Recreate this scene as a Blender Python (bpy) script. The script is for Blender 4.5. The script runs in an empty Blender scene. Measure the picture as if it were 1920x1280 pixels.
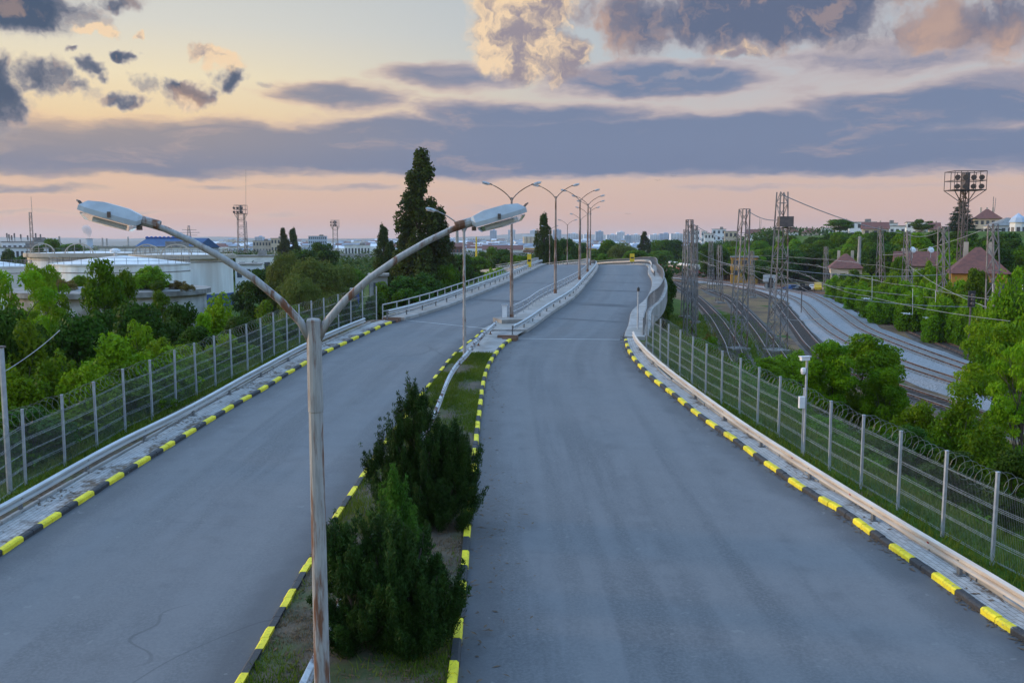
import bpy, math, random
import numpy as np
from mathutils import Vector
C = bpy.context.scene.collection
R = math.radians
rnd = random.Random(7)
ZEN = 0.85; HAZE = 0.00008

# ------------------------------------------------------------------ camera model and helpers
F = 1700.0; TH = math.atan(185 / F); CZ = 12.0
def ray(x, y):
    u = (x - 960) / F; v = (640 - y) / F; c, s = math.cos(TH), math.sin(TH)
    return (u, c + s * v, -s + c * v)
def at(x, y, Y):                      # the point of the place at distance Y seen in direction (x, y)
    r = ray(x, y); k = Y / r[1]
    return Vector((r[0] * k, Y, CZ + r[2] * k))
def gp(x, y, z=0.0):                  # the point of the level plane z
    r = ray(x, y); k = (z - CZ) / r[2]
    return Vector((r[0] * k, r[1] * k, z))
class Curve1:
    def __init__(s, pts):
        pts = sorted(pts)
        s.x = [p[0] for p in pts]; s.y = [p[1] for p in pts]; n = len(pts)
        h = [s.x[i+1] - s.x[i] for i in range(n-1)]; d = [(s.y[i+1] - s.y[i]) / h[i] for i in range(n-1)]
        s.m = [d[0]] + [(d[i-1] * h[i] + d[i] * h[i-1]) / (h[i] + h[i-1]) for i in range(1, n-1)] + [d[-1]]
    def __call__(s, t):
        if t <= s.x[0]: return s.y[0] + (t - s.x[0]) * s.m[0]
        if t >= s.x[-1]: return s.y[-1] + (t - s.x[-1]) * s.m[-1]
        i = 0
        while s.x[i+1] < t: i += 1
        h = s.x[i+1] - s.x[i]; u = (t - s.x[i]) / h
        return (1+2*u)*(1-u)**2*s.y[i] + u*(1-u)**2*h*s.m[i] + u*u*(3-2*u)*s.y[i+1] + u*u*(u-1)*h*s.m[i+1]
rz = Curve1([(a, b + CZ) for a, b in [(-20,-8.5),(0,-8.45),(15,-8.32),(25,-8.05),(35,-7.6),(45,-7.0),(56,-6.2),(65,-5.55),(81,-4.68),
    (98,-4.16),(115.5,-3.87),(137,-3.55),(156,-3.75),(174,-4.3),(195,-4.9),(215,-5.8),(250,-7.5),(300,-9.5)]])
def onroad(x, y, off=0.0):
    r = ray(x, y); Y = 3.0
    g = lambda t: CZ + r[2] / r[1] * t - (rz(t) + off)
    while g(Y) > 0 and Y < 300: Y += 0.5
    lo, hi = Y - 0.5, Y
    for _ in range(30):
        m = (lo + hi) / 2
        if g(m) > 0: lo = m
        else: hi = m
    return (lo, r[0] / r[1] * lo)
def smooth_pts(pts, n=2):
    pts = sorted(pts)
    for _ in range(n):
        pts = [pts[0]] + [(pts[i][0], pts[i-1][1]*.25 + pts[i][1]*.5 + pts[i+1][1]*.25) for i in range(1, len(pts)-1)] + [pts[-1]]
    return pts
def edge(px, tail, off=.12, start=None):
    pts = [onroad(x, y, off) for x, y in px]
    pts = [p for i, p in enumerate(sorted(pts))]
    out = []
    for p in pts:
        if not out or p[0] - out[-1][0] > .9: out.append(p)
    out = [p for p in out if p[0] < tail[0][0] - 4] + tail
    if start: out = start + out
    far = smooth_pts(out, 5); near = smooth_pts(out, 2)
    return Curve1([f if f[0] > 66 else n for f, n in zip(far, near)])
LL = edge([(0,1037),(47,1002),(112,962),(169,926),(220,893),(267,865),(306,840),(344,818),(378,796),(409,777),(437,760),(462,745),(487,731),(531,704),(569,681),(605,661),(640,645),(674,630),(704,616),(731,604),(750,597),(800,579),(862,556),(942,532)],
    [(115,2.3),(135,5.9),(156,7.4),(174,7.7),(195,7.0),(215,4.8),(240,0),(270,-9)], start=[(-20,-13.4),(0,-13.4),(12,-13.35)])
ML = edge([(438,1280),(469,1231),(511,1153),(550,1093),(579,1041),(614,986),(633,953),(653,920),(694,860),(727,813),(758,774),(794,729),(822,691),(852,661),(871,644),(891,630),(908,616),(922,608),(950,590),(992,565),(1032,545)],
    [(96.8,6.54),(115,9.6),(135,12.4),(156,13.9),(174,14.2),(195,13.5),(215,11.4),(240,6.6),(270,-2)], start=[(-20,-5.2),(0,-5.2)])
MR = edge([(857,1280),(860,1244),(868,1176),(874,1114),(876,1059),(881,1015),(885,972),(890,914),(894,863),(898,813),(904,752),(908,715),(912,698),(920,677),(930,663),(939,651),(951,637),(969,622),(1020,587),(1050,560)],
    [(94.3,7.3),(115,11.6),(135,14.2),(156,15.7),(174,16),(195,15.3),(215,13.2),(240,8.6),(270,0)], start=[(-20,-1.0),(0,-1.0)])
RR = edge([(1920,1198),(1873,1158),(1829,1127),(1784,1103),(1747,1075),(1709,1049),(1680,1027),(1650,1004),(1614,986),(1565,950),(1517,921),(1450,873),(1370,820),(1310,778),(1255,736),(1226,713),(1203,691),(1185,671),(1171,653),(1164,631),(1170,612),(1182,582),(1189,567),(1201,547)],
    [(96.8,14.6),(115,18.1),(128,20.0),(140,21.2),(156,22.4),(174,22.8),(195,22.2),(215,20.2),(240,15.5),(270,7)], start=[(-20,11.3),(0,11.1),(10,10.85)])
BR0 = 58.5          # the bridge begins here

def ss(a, b, x):
    t = max(0.0, min(1.0, (x - a) / (b - a))); return t * t * (3 - 2 * t)
def hill(X, Y):
    if Y < 60 or X < 10: return 0.0
    t = X / Y
    s0 = 150 + 110 * ss(.47, .36, t) + 130 * ss(.36, .22, t)
    return 15.5 * ss(.15, .30, t) * ss(s0, s0 + 170, math.hypot(X, Y))
def ground_z(X, Y):
    base = hill(X, Y) + .25 * math.sin(X * .13 + 1) * math.sin(Y * .11) * ss(0, 20, abs(X - 5) - 20)
    w = 1 - ss(BR0 + 1, BR0 + 7, Y)
    if w > 0:
        road = rz(Y) - .3
        o = max(LL(Y) - X, X - RR(Y))
        if o > 0: road = rz(Y) - .02 - max(0, o - 3.4) * .5 - (.0 if o > .3 else .28)
        base = max(base, base + (road - base) * w) if road > base else base
    return base

LOCAL = [False]
class MB:
    def __init__(s): s.v = []; s.f = []; s.m = []
    def add(s, vs, fs, mi=0):
        o = len(s.v); s.v += [tuple(p) for p in vs]; s.f += [tuple(i + o for i in f) for f in fs]; s.m += [mi] * len(fs)
    def box(s, c, d, rot=0.0, mi=0, tilt=None):
        x, y, z = d[0]/2, d[1]/2, d[2]/2; ca, sa = math.cos(rot), math.sin(rot); vs = []
        for dz in (-z, z):
            for dx, dy in ((-x,-y),(x,-y),(x,y),(-x,y)):
                vs.append((c[0] + dx*ca - dy*sa, c[1] + dx*sa + dy*ca, c[2] + dz))
        s.add(vs, [(3,2,1,0),(4,5,6,7),(0,1,5,4),(1,2,6,5),(2,3,7,6),(3,0,4,7)], mi)
    def bar(s, p, q, w, h=None, mi=0):
        p, q = Vector(p), Vector(q); h = h or w; d = (q - p)
        if d.length < 1e-6: return
        d.normalize(); a = d.cross(Vector((0,0,1)))
        if a.length < 1e-3: a = Vector((1,0,0))
        a.normalize(); b = a.cross(d); vs = []
        for o in (p, q):
            for i, j in ((-1,-1),(1,-1),(1,1),(-1,1)): vs.append(o + a*(i*w/2) + b*(j*h/2))
        s.add(vs, [(3,2,1,0),(4,5,6,7),(0,1,5,4),(1,2,6,5),(2,3,7,6),(3,0,4,7)], mi)
    def tube(s, pts, r, n=8, mi=0, cap=True):
        pts = [Vector(p) for p in pts]; k = len(pts)
        rs = r if isinstance(r, (list, tuple)) else [r] * k
        vs = []; ref = None
        for i, p in enumerate(pts):
            d = (pts[min(i+1, k-1)] - pts[max(i-1, 0)])
            if d.length < 1e-9: d = Vector((0,0,1))
            d.normalize()
            if ref is None:
                ref = d.cross(Vector((0,1,0)))
                if ref.length < .1: ref = d.cross(Vector((1,0,0)))
            ref = ref - d * ref.dot(d); ref.normalize(); b = d.cross(ref)
            for j in range(n):
                a = 2*math.pi*j/n; vs.append(p + (ref*math.cos(a) + b*math.sin(a)) * rs[i])
        fs = [(i*n+j, i*n+(j+1)%n, (i+1)*n+(j+1)%n, (i+1)*n+j) for i in range(k-1) for j in range(n)]
        if cap: fs += [tuple(range(n-1, -1, -1)), tuple((k-1)*n + j for j in range(n))]
        s.add(vs, fs, mi)
    def lathe(s, c, prof, n=32, mi=0, a0=0.0):
        vs = []; k = len(prof)
        for r, z in prof:
            for j in range(n):
                a = a0 + 2*math.pi*j/n; vs.append((c[0] + r*math.cos(a), c[1] + r*math.sin(a), c[2] + z))
        fs = [(i*n+j, i*n+(j+1)%n, (i+1)*n+(j+1)%n, (i+1)*n+j) for i in range(k-1) for j in range(n)]
        s.add(vs, fs, mi)
        if prof[-1][0] > 1e-3: s.add(vs[-n:], [tuple(range(n))], mi)
    def sweep(s, prof, path, closed=True, mi=0):           # profile (side, up) swept along a path, upright
        path = [Vector(p) for p in path]; n = len(prof); vs = []
        for i, p in enumerate(path):
            d = path[min(i+1, len(path)-1)] - path[max(i-1, 0)]; d.z = 0
            d.normalize(); a = Vector((d.y, -d.x, 0))
            for u, w in prof: vs.append(p + a*u + Vector((0,0,w)))
        m = n if closed else n - 1
        fs = [(i*n+j, i*n+(j+1)%n, (i+1)*n+(j+1)%n, (i+1)*n+j) for i in range(len(path)-1) for j in range(m)]
        if closed: fs += [tuple(range(n-1,-1,-1)), tuple((len(path)-1)*n + j for j in range(n))]
        s.add(vs, fs, mi)
    def build(s, name, mats, parent=None, smooth=False, loc=None):       # shapes are in world coordinates unless LOCAL[0]
        off = Vector((0,0,0)); p = None if LOCAL[0] else parent
        while p is not None: off += p.location; p = p.parent
        if loc is not None: off = off + Vector(loc)
        me = bpy.data.meshes.new(name)
        me.from_pydata([(v[0]-off.x, v[1]-off.y, v[2]-off.z) for v in s.v], [], s.f)
        if not isinstance(mats, (list, tuple)): mats = [mats]
        for m in mats: me.materials.append(m)
        if len(mats) > 1: me.polygons.foreach_set('material_index', s.m)
        if smooth: me.polygons.foreach_set('use_smooth', [True]*len(me.polygons))
        me.update()
        o = bpy.data.objects.new(name, me); C.objects.link(o)
        if loc is not None: o.location = loc
        if parent is not None: o.parent = parent
        return o
def tag(o, label=None, cat=None, group=None, kind=None):
    if label: o['label'] = label
    if cat: o['category'] = cat
    if group: o['group'] = group
    if kind: o['kind'] = kind
    return o
def thing(name, label, cat, loc=(0,0,0), group=None):
    o = bpy.data.objects.new(name, None); C.objects.link(o); o.location = loc
    o.empty_display_size = .3
    return tag(o, label, cat, group)
kids = {}
def copy_tree(o, parent=None):
    c = o.copy(); C.objects.link(c)
    if parent is not None: c.parent = parent
    for ch in o.children: copy_tree(ch, c)
    return c

# ------------------------------------------------------------------ materials
class NT:
    def __init__(s, tree): s.t = tree; s.n = tree.nodes; s.l = tree.links
    def node(s, typ, **kw):
        n = s.n.new(typ)
        for k, v in kw.items(): setattr(n, k, v)
        return n
    def set(s, sock, v):
        if isinstance(v, bpy.types.NodeSocket): s.l.new(v, sock)
        elif v is not None:
            if hasattr(sock.default_value, '__len__') and isinstance(v, (int, float)): v = (v,)*len(sock.default_value)
            if hasattr(sock.default_value, '__len__') and len(sock.default_value) == 4 and len(v) == 3: v = tuple(v) + (1,)
            sock.default_value = v
    def math(s, op, a, b=None, c=None, clamp=False):
        n = s.node('ShaderNodeMath', operation=op, use_clamp=clamp)
        for i, v in enumerate((a, b, c)):
            if v is not None: s.set(n.inputs[i], v)
        return n.outputs[0]
    def vec(s, op, a, b=None, c=None):
        n = s.node('ShaderNodeVectorMath', operation=op)
        for i, v in enumerate((a, b, c)):
            if v is not None: s.set(n.inputs[i], v)
        return n.outputs['Value'] if op in ('LENGTH', 'DOT_PRODUCT', 'DISTANCE') else n.outputs['Vector']
    def noise(s, vec, scale, detail=4, rough=.55, dist=0.0, out='Fac', dims='3D'):
        n = s.node('ShaderNodeTexNoise', noise_dimensions=dims); s.set(n.inputs['Vector'], vec)
        for k, v in (('Scale', scale), ('Detail', detail), ('Roughness', rough), ('Distortion', dist)): n.inputs[k].default_value = v
        return n.outputs[out]
    def ramp(s, fac, stops, interp='LINEAR'):
        n = s.node('ShaderNodeValToRGB'); n.color_ramp.interpolation = interp; e = n.color_ramp.elements
        while len(e) < len(stops): e.new(.5)
        for el, (p, c) in zip(e, stops): el.position = p; el.color = tuple(c) + (1,) if len(c) == 3 else c
        s.l.new(fac, n.inputs[0]); return n.outputs['Color']
    def mr(s, v, a, b, c=0.0, d=1.0, smooth=True):
        n = s.node('ShaderNodeMapRange', interpolation_type='SMOOTHSTEP' if smooth else 'LINEAR')
        s.set(n.inputs[0], v)
        for i, k in enumerate((a, b, c, d)): s.set(n.inputs[i+1], k)
        return n.outputs[0]
    def mix(s, f, a, b, mode='MIX'):
        n = s.node('ShaderNodeMix', data_type='RGBA', blend_type=mode)
        s.set(n.inputs[0], f); s.set(n.inputs[6], a); s.set(n.inputs[7], b); return n.outputs[2]
def newmat(name):
    m = bpy.data.materials.new(name); m.use_nodes = True; nt = NT(m.node_tree)
    return m, nt, nt.n['Principled BSDF']
def pos(nt): return nt.node('ShaderNodeNewGeometry').outputs['Position']
def objc(nt): return nt.node('ShaderNodeTexCoord').outputs['Object']
MATS = {}
def mat(name, a, b=None, scale=3.0, rough=.7, metal=0.0, bump=0.0, lo=.35, hi=.65, stretch=(1,1,1), detail=5, world=False, b2=None, s2=.6):
    if name in MATS: return MATS[name]
    m, nt, P = newmat(name); b = b or tuple(c*.75 for c in a)
    co = nt.vec('MULTIPLY', pos(nt) if world else objc(nt), stretch)
    nz = nt.noise(co, scale, detail)
    col = nt.mix(nt.mr(nz, lo, hi), a, b)
    if b2: col = nt.mix(nt.mr(nt.noise(co, s2, 3), .45, .65), col, b2)
    nt.set(P.inputs['Base Color'], col); P.inputs['Roughness'].default_value = rough; P.inputs['Metallic'].default_value = metal
    if bump:
        bn = nt.node('ShaderNodeBump'); bn.inputs['Strength'].default_value = bump; bn.inputs['Distance'].default_value = .02
        nt.l.new(nt.noise(co, scale*6, 3), bn.inputs['Height']); nt.l.new(bn.outputs[0], P.inputs['Normal'])
    MATS[name] = m; return m
def rusty(name, paint, rust=(.16,.07,.035), amount=.6, rough=.55, metal=0.0, stretch=(1,1,.25), scale=5):
    if name in MATS: return MATS[name]
    m, nt, P = newmat(name); co = nt.vec('MULTIPLY', objc(nt), stretch)
    n1 = nt.noise(co, scale, 6, .62); n2 = nt.noise(co, scale*.3, 3)
    f = nt.mr(nt.math('ADD', nt.math('MULTIPLY', n1, .65), nt.math('MULTIPLY', n2, .35)), amount - .05, amount + .05)
    base = nt.mix(nt.mr(nt.noise(co, scale*3, 4), .3, .7), paint, tuple(c*.72 for c in paint))
    r2 = nt.mix(nt.noise(co, scale*5, 3), rust, tuple(c*.55 for c in rust))
    nt.set(P.inputs['Base Color'], nt.mix(f, base, r2))
    nt.set(P.inputs['Roughness'], nt.mr(f, 0, 1, rough, .9)); P.inputs['Metallic'].default_value = metal
    MATS[name] = m; return m
def kerbpaint(name, paint, worn, amt):
    m, nt, P = newmat(name); p = pos(nt); n1 = nt.noise(p, 7, 6, .7); n2 = nt.noise(p, .8, 3)
    f = nt.mr(nt.math('ADD', nt.math('MULTIPLY', n1, .6), nt.math('MULTIPLY', n2, .4)), amt, amt + .06)
    base = nt.mix(nt.mr(nt.noise(p, 2.2, 4), .3, .7), paint, tuple(c*.78 for c in paint)); base = nt.mix(nt.mr(nt.noise(p, 18, 3), .5, .75, 0, .5), base, (.10,.09,.07))
    nt.set(P.inputs['Base Color'], nt.mix(f, base, worn)); P.inputs['Roughness'].default_value = .75; return m
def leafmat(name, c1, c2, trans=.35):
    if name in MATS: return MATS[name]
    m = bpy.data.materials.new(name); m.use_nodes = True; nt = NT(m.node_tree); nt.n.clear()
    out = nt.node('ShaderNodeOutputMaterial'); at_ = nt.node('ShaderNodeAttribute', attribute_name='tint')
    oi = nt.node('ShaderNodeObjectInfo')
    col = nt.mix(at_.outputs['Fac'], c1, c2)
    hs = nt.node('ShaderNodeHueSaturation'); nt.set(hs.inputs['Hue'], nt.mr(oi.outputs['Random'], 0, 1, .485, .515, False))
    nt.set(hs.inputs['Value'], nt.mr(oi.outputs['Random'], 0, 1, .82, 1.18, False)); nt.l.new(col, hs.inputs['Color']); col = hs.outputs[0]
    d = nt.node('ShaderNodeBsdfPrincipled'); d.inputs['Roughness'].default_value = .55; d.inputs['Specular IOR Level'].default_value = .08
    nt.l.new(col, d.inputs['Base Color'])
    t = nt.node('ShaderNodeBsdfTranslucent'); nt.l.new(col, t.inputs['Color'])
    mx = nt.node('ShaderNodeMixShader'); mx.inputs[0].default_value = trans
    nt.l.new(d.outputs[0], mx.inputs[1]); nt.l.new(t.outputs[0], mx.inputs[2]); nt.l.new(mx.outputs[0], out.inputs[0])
    MATS[name] = m; return m

def asphalt():
    m, nt, P = newmat('worn_asphalt'); p = pos(nt)
    la = nt.node('ShaderNodeAttribute', attribute_name='lane').outputs['Fac']      # metres from the left kerb
    lb = nt.node('ShaderNodeAttribute', attribute_name='lane_b').outputs['Fac']    # metres from the right kerb
    al = nt.node('ShaderNodeAttribute', attribute_name='along').outputs['Fac']
    cv = nt.node('ShaderNodeCombineXYZ'); nt.l.new(la, cv.inputs[0]); nt.l.new(nt.math('MULTIPLY', al, .06), cv.inputs[1])
    streak = nt.noise(cv.outputs[0], 1.1, 4, .6)
    big = nt.noise(p, .12, 4, .55); fine = nt.noise(p, 14, 3, .7); mid = nt.noise(p, 1.3, 5, .6)
    col = nt.mix(nt.mr(streak, .38, .64), (.076,.079,.085), (.132,.135,.142))
    cw = nt.node('ShaderNodeCombineXYZ'); nt.l.new(nt.math('MULTIPLY', la, .55), cw.inputs[0]); nt.l.new(nt.math('MULTIPLY', al, .02), cw.inputs[1])
    col = nt.mix(nt.mr(nt.noise(cw.outputs[0], 1.0, 2), .46, .60, 0, .55), col, (.145,.146,.15))
    col = nt.mix(nt.mr(big, .4, .7, 0, .6), col, (.132,.132,.136))
    col = nt.mix(nt.mr(mid, .35, .7, 0, .25), col, (.072,.074,.082))
    col = nt.mix(nt.mr(fine, .35, .7, 0, .5), col, (.165,.165,.167))
    edge_n = nt.math('ADD', nt.math('MINIMUM', la, lb), nt.math('MULTIPLY', nt.math('SUBTRACT', nt.noise(p, .8, 4), .5), 1.2))
    col = nt.mix(nt.mr(edge_n, .35, 1.35, .55, 0), col, (.05,.05,.054))
    # long wandering cracks and short cross cracks
    sy = nt.vec('MULTIPLY', p, (1, .55, 1)); c1 = nt.math('ABSOLUTE', nt.math('SUBTRACT', nt.noise(sy, .06, 3, .42), .5))
    c2 = nt.math('ABSOLUTE', nt.math('SUBTRACT', nt.noise(nt.vec('ADD', nt.vec('MULTIPLY', p, (.35, 1.3, 1)), (31, 7, 0)), .08, 3, .45), .47))
    ck = nt.math('MULTIPLY', nt.mr(c1, .0003, .0010, 1, 0), nt.mr(nt.noise(p, .16, 2), .48, .56))
    ck = nt.math('MAXIMUM', ck, nt.math('MULTIPLY', nt.mr(c2, .0003, .0010, 1, 0), nt.mr(nt.noise(p, .21, 2), .52, .58)))
    col = nt.mix(nt.math('MULTIPLY', ck, .38), col, (.035,.036,.04))
    # oil drips down the lanes, pale scuffs
    oil = nt.math('MULTIPLY', nt.mr(nt.math('ABSOLUTE', nt.math('SUBTRACT', nt.math('FRACT', nt.math('DIVIDE', la, 3.4)), .5)), .02, .2, 1, 0), nt.mr(nt.noise(p, .9, 4), .45, .7))
    col = nt.mix(nt.math('MULTIPLY', oil, .28), col, (.06,.062,.066))
    sp = nt.math('MULTIPLY', nt.mr(nt.noise(p, 3.1, 2), .70, .74), .45); col = nt.mix(sp, col, (.19,.19,.185))
    # dark sealed patches
    nt.set(P.inputs['Base Color'], col); P.inputs['Specular IOR Level'].default_value = .35
    nt.set(P.inputs['Roughness'], nt.mr(streak, .3, .7, .62, .78))
    bn = nt.node('ShaderNodeBump'); bn.inputs['Strength'].default_value = .35; bn.inputs['Distance'].default_value = .01
    nt.l.new(nt.noise(p, 60, 2, .8), bn.inputs['Height']); nt.l.new(bn.outputs[0], P.inputs['Normal'])
    return m
def ground_mat():
    m, nt, P = newmat('earth_and_grass'); p = pos(nt)
    sx = nt.node('ShaderNodeSeparateXYZ'); nt.l.new(p, sx.inputs[0])
    n1 = nt.noise(p, .09, 5, .6); n2 = nt.noise(p, .6, 5, .65); n3 = nt.noise(p, 5, 3, .7)
    grass = nt.mix(nt.mr(n2, .35, .65), (.030,.070,.006), (.07,.115,.012)); grass = nt.mix(nt.mr(nt.noise(p, .45, 5, .65), .52, .66, 0, .8), grass, (.14,.105,.055))
    dry = nt.mix(nt.mr(n3, .3, .7), (.27,.17,.085), (.16,.105,.06))
    soil = nt.mix(nt.mr(n2, .3, .7), (.10,.066,.045), (.17,.112,.075))
    yard = nt.mix(nt.mr(n1, .42, .58), soil, dry)
    yard = nt.mix(nt.mr(nt.noise(p, .16, 4), .58, .66), yard, (.06,.09,.022))
    a = nt.node('ShaderNodeAttribute', attribute_name='yard').outputs['Fac']
    f = nt.mr(nt.math('ADD', a, nt.math('MULTIPLY', nt.math('SUBTRACT', n2, .5), .7)), .4, .6)
    nt.set(P.inputs['Base Color'], nt.mix(f, grass, yard)); P.inputs['Roughness'].default_value = .95
    P.inputs['Specular IOR Level'].default_value = .1
    bn = nt.node('ShaderNodeBump'); bn.inputs['Strength'].default_value = .8; bn.inputs['Distance'].default_value = .12
    nt.l.new(n3, bn.inputs['Height']); nt.l.new(bn.outputs[0], P.inputs['Normal'])
    return m
def paver_mat():
    m, nt, P = newmat('small_grey_pavers')
    la = nt.node('ShaderNodeAttribute', attribute_name='lane').outputs['Fac']; al = nt.node('ShaderNodeAttribute', attribute_name='along').outputs['Fac']
    cv = nt.node('ShaderNodeCombineXYZ'); nt.l.new(al, cv.inputs[0]); nt.l.new(la, cv.inputs[1]); p = pos(nt)
    b = nt.node('ShaderNodeTexBrick'); nt.l.new(cv.outputs[0], b.inputs['Vector'])
    for k, v in (('Color1', (.40,.385,.37,1)), ('Color2', (.31,.30,.29,1)), ('Mortar', (.16,.15,.135,1)), ('Scale', 1.0), ('Mortar Size', .009), ('Brick Width', .30), ('Row Height', .14)): b.inputs[k].default_value = v
    dirt = nt.math('MULTIPLY', nt.mr(nt.math('ADD', nt.noise(p, .7, 5, .65), nt.mr(la, .25, .95, -.10, .08)), .46, .60), nt.mr(nt.noise(p, 6, 3), .25, .6))
    nt.set(P.inputs['Base Color'], nt.mix(dirt, b.outputs['Color'], (.10,.068,.042))); P.inputs['Roughness'].default_value = .9
    return m
M = dict(
    asphalt=asphalt(), ground=ground_mat(), paver=paver_mat(),
    galv=mat('galvanised_steel', (.46,.49,.52), (.36,.39,.42), 6, .42, .55),
    galv_post=mat('galvanised_post', (.42,.46,.49), (.33,.36,.40), 5, .5, .45), dark_post=mat('dull_barrier_post', (.15,.155,.16), (.10,.10,.10), 5, .6, .2),
    beam=mat('weathered_steel_beam', (.50,.51,.51), (.40,.41,.41), 2.5, .5, .3, stretch=(.3,.3,4)),
    beam_warm=mat('warm_lit_steel_beam', (.55,.50,.44), (.44,.38,.32), 2.5, .55, .15, stretch=(.3,.3,4)),  # barrier steel with the low sun's warm light painted into its colour
    beam_rust=rusty('rust_streaked_beam', (.52,.51,.50), (.13,.06,.04), .53, stretch=(.5,.5,1), scale=3),
    rail_dark=mat('dark_railing_bars', (.13,.135,.14), (.20,.19,.185), 5, .6),
    rail_paint=mat('grey_railing_paint', (.42,.44,.46), (.30,.31,.32), 5, .6),
    wire=mat('zinc_wire', (.27,.31,.33), (.17,.20,.21), 8, .5, .5),
    razor=mat('dull_razor_wire', (.22,.24,.23), (.15,.15,.13), 8, .5, .5),
    concrete=mat('pale_concrete', (.33,.32,.305), (.23,.225,.215), 1.2, .9, 0, .2, world=True, b2=(.24,.23,.21), s2=.35),
    concrete_dk=mat('stained_concrete', (.27,.26,.24), (.17,.16,.15), 1.0, .9, 0, .2, world=True),
    kerb_y=kerbpaint('yellow_kerb_paint', (.80,.66,.02), (.30,.28,.2), .61), kerb_k=kerbpaint('black_kerb_paint', (.03,.032,.036), (.16,.155,.15), .60),
    pole_old=rusty('rust_flecked_grey_pole', (.345,.345,.335), (.19,.085,.045), .54, stretch=(3,3,.4), scale=3.5),
    pole=rusty('brown_grey_pole', (.30,.25,.22), (.16,.085,.05), .5, scale=3),
    lamp_grey=mat('lamp_housing_paint', (.42,.47,.50), (.34,.38,.41), 5, .45),
    lamp_dark=mat('lamp_clip_dark', (.08,.07,.065), (.12,.08,.06), 8, .6),
    mast=rusty('weathered_lattice_steel', (.21,.20,.20), (.13,.085,.065), .55, stretch=(1,1,.4), scale=2),
    wire_grey=mat('overhead_wire_grey', (.30,.30,.30), (.22,.21,.21), 3, .6), mast_dk=mat('dark_lattice_steel', (.085,.07,.065), (.13,.10,.09), 2, .7),
    rail_steel=rusty('rusty_rail', (.17,.085,.05), (.11,.055,.035), .5, scale=2),
    rail_shine=mat('worn_rail_head', (.36,.34,.33), (.28,.25,.24), 2, .35, .6),
    sleeper=mat('concrete_sleeper', (.33,.32,.31), (.25,.24,.23), 3, .9),
    sleeper_w=mat('old_timber_sleeper', (.065,.05,.042), (.10,.075,.06), 3, .95),
    ballast=mat('grey_ballast', (.30,.30,.305), (.15,.155,.16), 7, .95, 0, .9, world=True, b2=(.24,.24,.245), s2=.3),
    bark=mat('bark', (.075,.058,.045), (.045,.036,.028), 6, .95, 0, .5, stretch=(1,1,.3)),
    white=mat('white_render', (.74,.74,.73), (.62,.62,.61), .5, .85),
    tank=mat('chalky_white_tank_paint', (.80,.80,.78), (.62,.60,.58), .5, .7, stretch=(1,1,.12), b2=(.55,.50,.46), s2=.22),
    tank_roof=mat('pale_tank_roof', (.66,.67,.67), (.52,.52,.51), .4, .7),
    blue_roof=mat('blue_metal_roof', (.012,.075,.19), (.01,.055,.15), .6, .85),
    blue=mat('blue_paint', (.02,.07,.27), (.02,.06,.2), 2, .5),
    red_tile=mat('red_roof_tiles', (.17,.062,.045), (.11,.045,.036), 1.5, .9, 0, .3),
    ochre=mat('ochre_render', (.46,.25,.04), (.36,.19,.04), .4, .85),
    cream=mat('cream_render', (.55,.46,.34), (.46,.38,.28), .4, .85),
    beige=mat('beige_render', (.46,.40,.32), (.38,.33,.27), .3, .85),
    window=mat('dark_window_glass', (.06,.08,.10), (.04,.05,.06), 3, .2),
    panel=mat('pale_panel_block', (.70,.72,.75), (.60,.62,.66), .05, .85),
    panel_b=mat('blue_grey_panel_block', (.38,.46,.56), (.32,.40,.50), .05, .85),
    band=mat('facade_band', (.26,.31,.38), (.17,.19,.22), .1, .8),
    yellow=mat('yellow_board', (.75,.52,.02), (.66,.44,.02), 3, .6),
    black=mat('black_plastic', (.02,.02,.022), (.03,.03,.03), 3, .6),
    brown=mat('rust_brown_girder', (.19,.10,.065), (.14,.08,.05), .4, .85),
    whiteplas=mat('white_plastic', (.70,.71,.72), (.6,.61,.62), 3, .45),
    carblue=mat('blue_car_paint', (.05,.12,.32), (.05,.11,.28), 2, .25), cardark=mat('dark_car_paint', (.03,.033,.04), (.025,.028,.03), 2, .25),
    carwhite=mat('white_car_paint', (.62,.63,.64), (.56,.57,.58), 2, .25), caryel=mat('yellow_van_paint', (.72,.46,.03), (.65,.4,.03), 2, .3),
    tyre=mat('tyre_rubber', (.02,.02,.02), (.03,.03,.03), 5, .9),
    train_w=mat('cream_coach_paint', (.62,.58,.53), (.54,.49,.44), .6, .5), train_r=mat('red_coach_paint', (.32,.06,.04), (.26,.05,.04), .6, .5),
    loco_r=mat('red_engine_paint', (.30,.045,.04), (.22,.035,.03), .6, .5),
    hillm=mat('far_ridge', (.10,.12,.10), (.13,.13,.11), .002, .95, world=True),
    soilm=mat('median_soil', (.10,.075,.05), (.06,.048,.034), 2.2, .95, 0, .9, world=True, b2=(.055,.07,.022), s2=.7),
    reflector=mat('red_reflector', (.35,.02,.015), (.28,.02,.015), 3, .3),
    litter_soil=mat('leaf_strewn_soil', (.13,.08,.042), (.065,.048,.03), 3.5, .95, 0, .8, world=True, b2=(.085,.085,.03), s2=.8),
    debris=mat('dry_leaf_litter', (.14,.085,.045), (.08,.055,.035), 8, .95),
)
def glassmat():
    m, nt, P = newmat('clear_lamp_cover'); P.inputs['Base Color'].default_value = (.85,.86,.84,1); P.inputs['Roughness'].default_value = .12
    P.inputs['Transmission Weight'].default_value = .92; P.inputs['IOR'].default_value = 1.12; return m
M['glass'] = glassmat()
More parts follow.
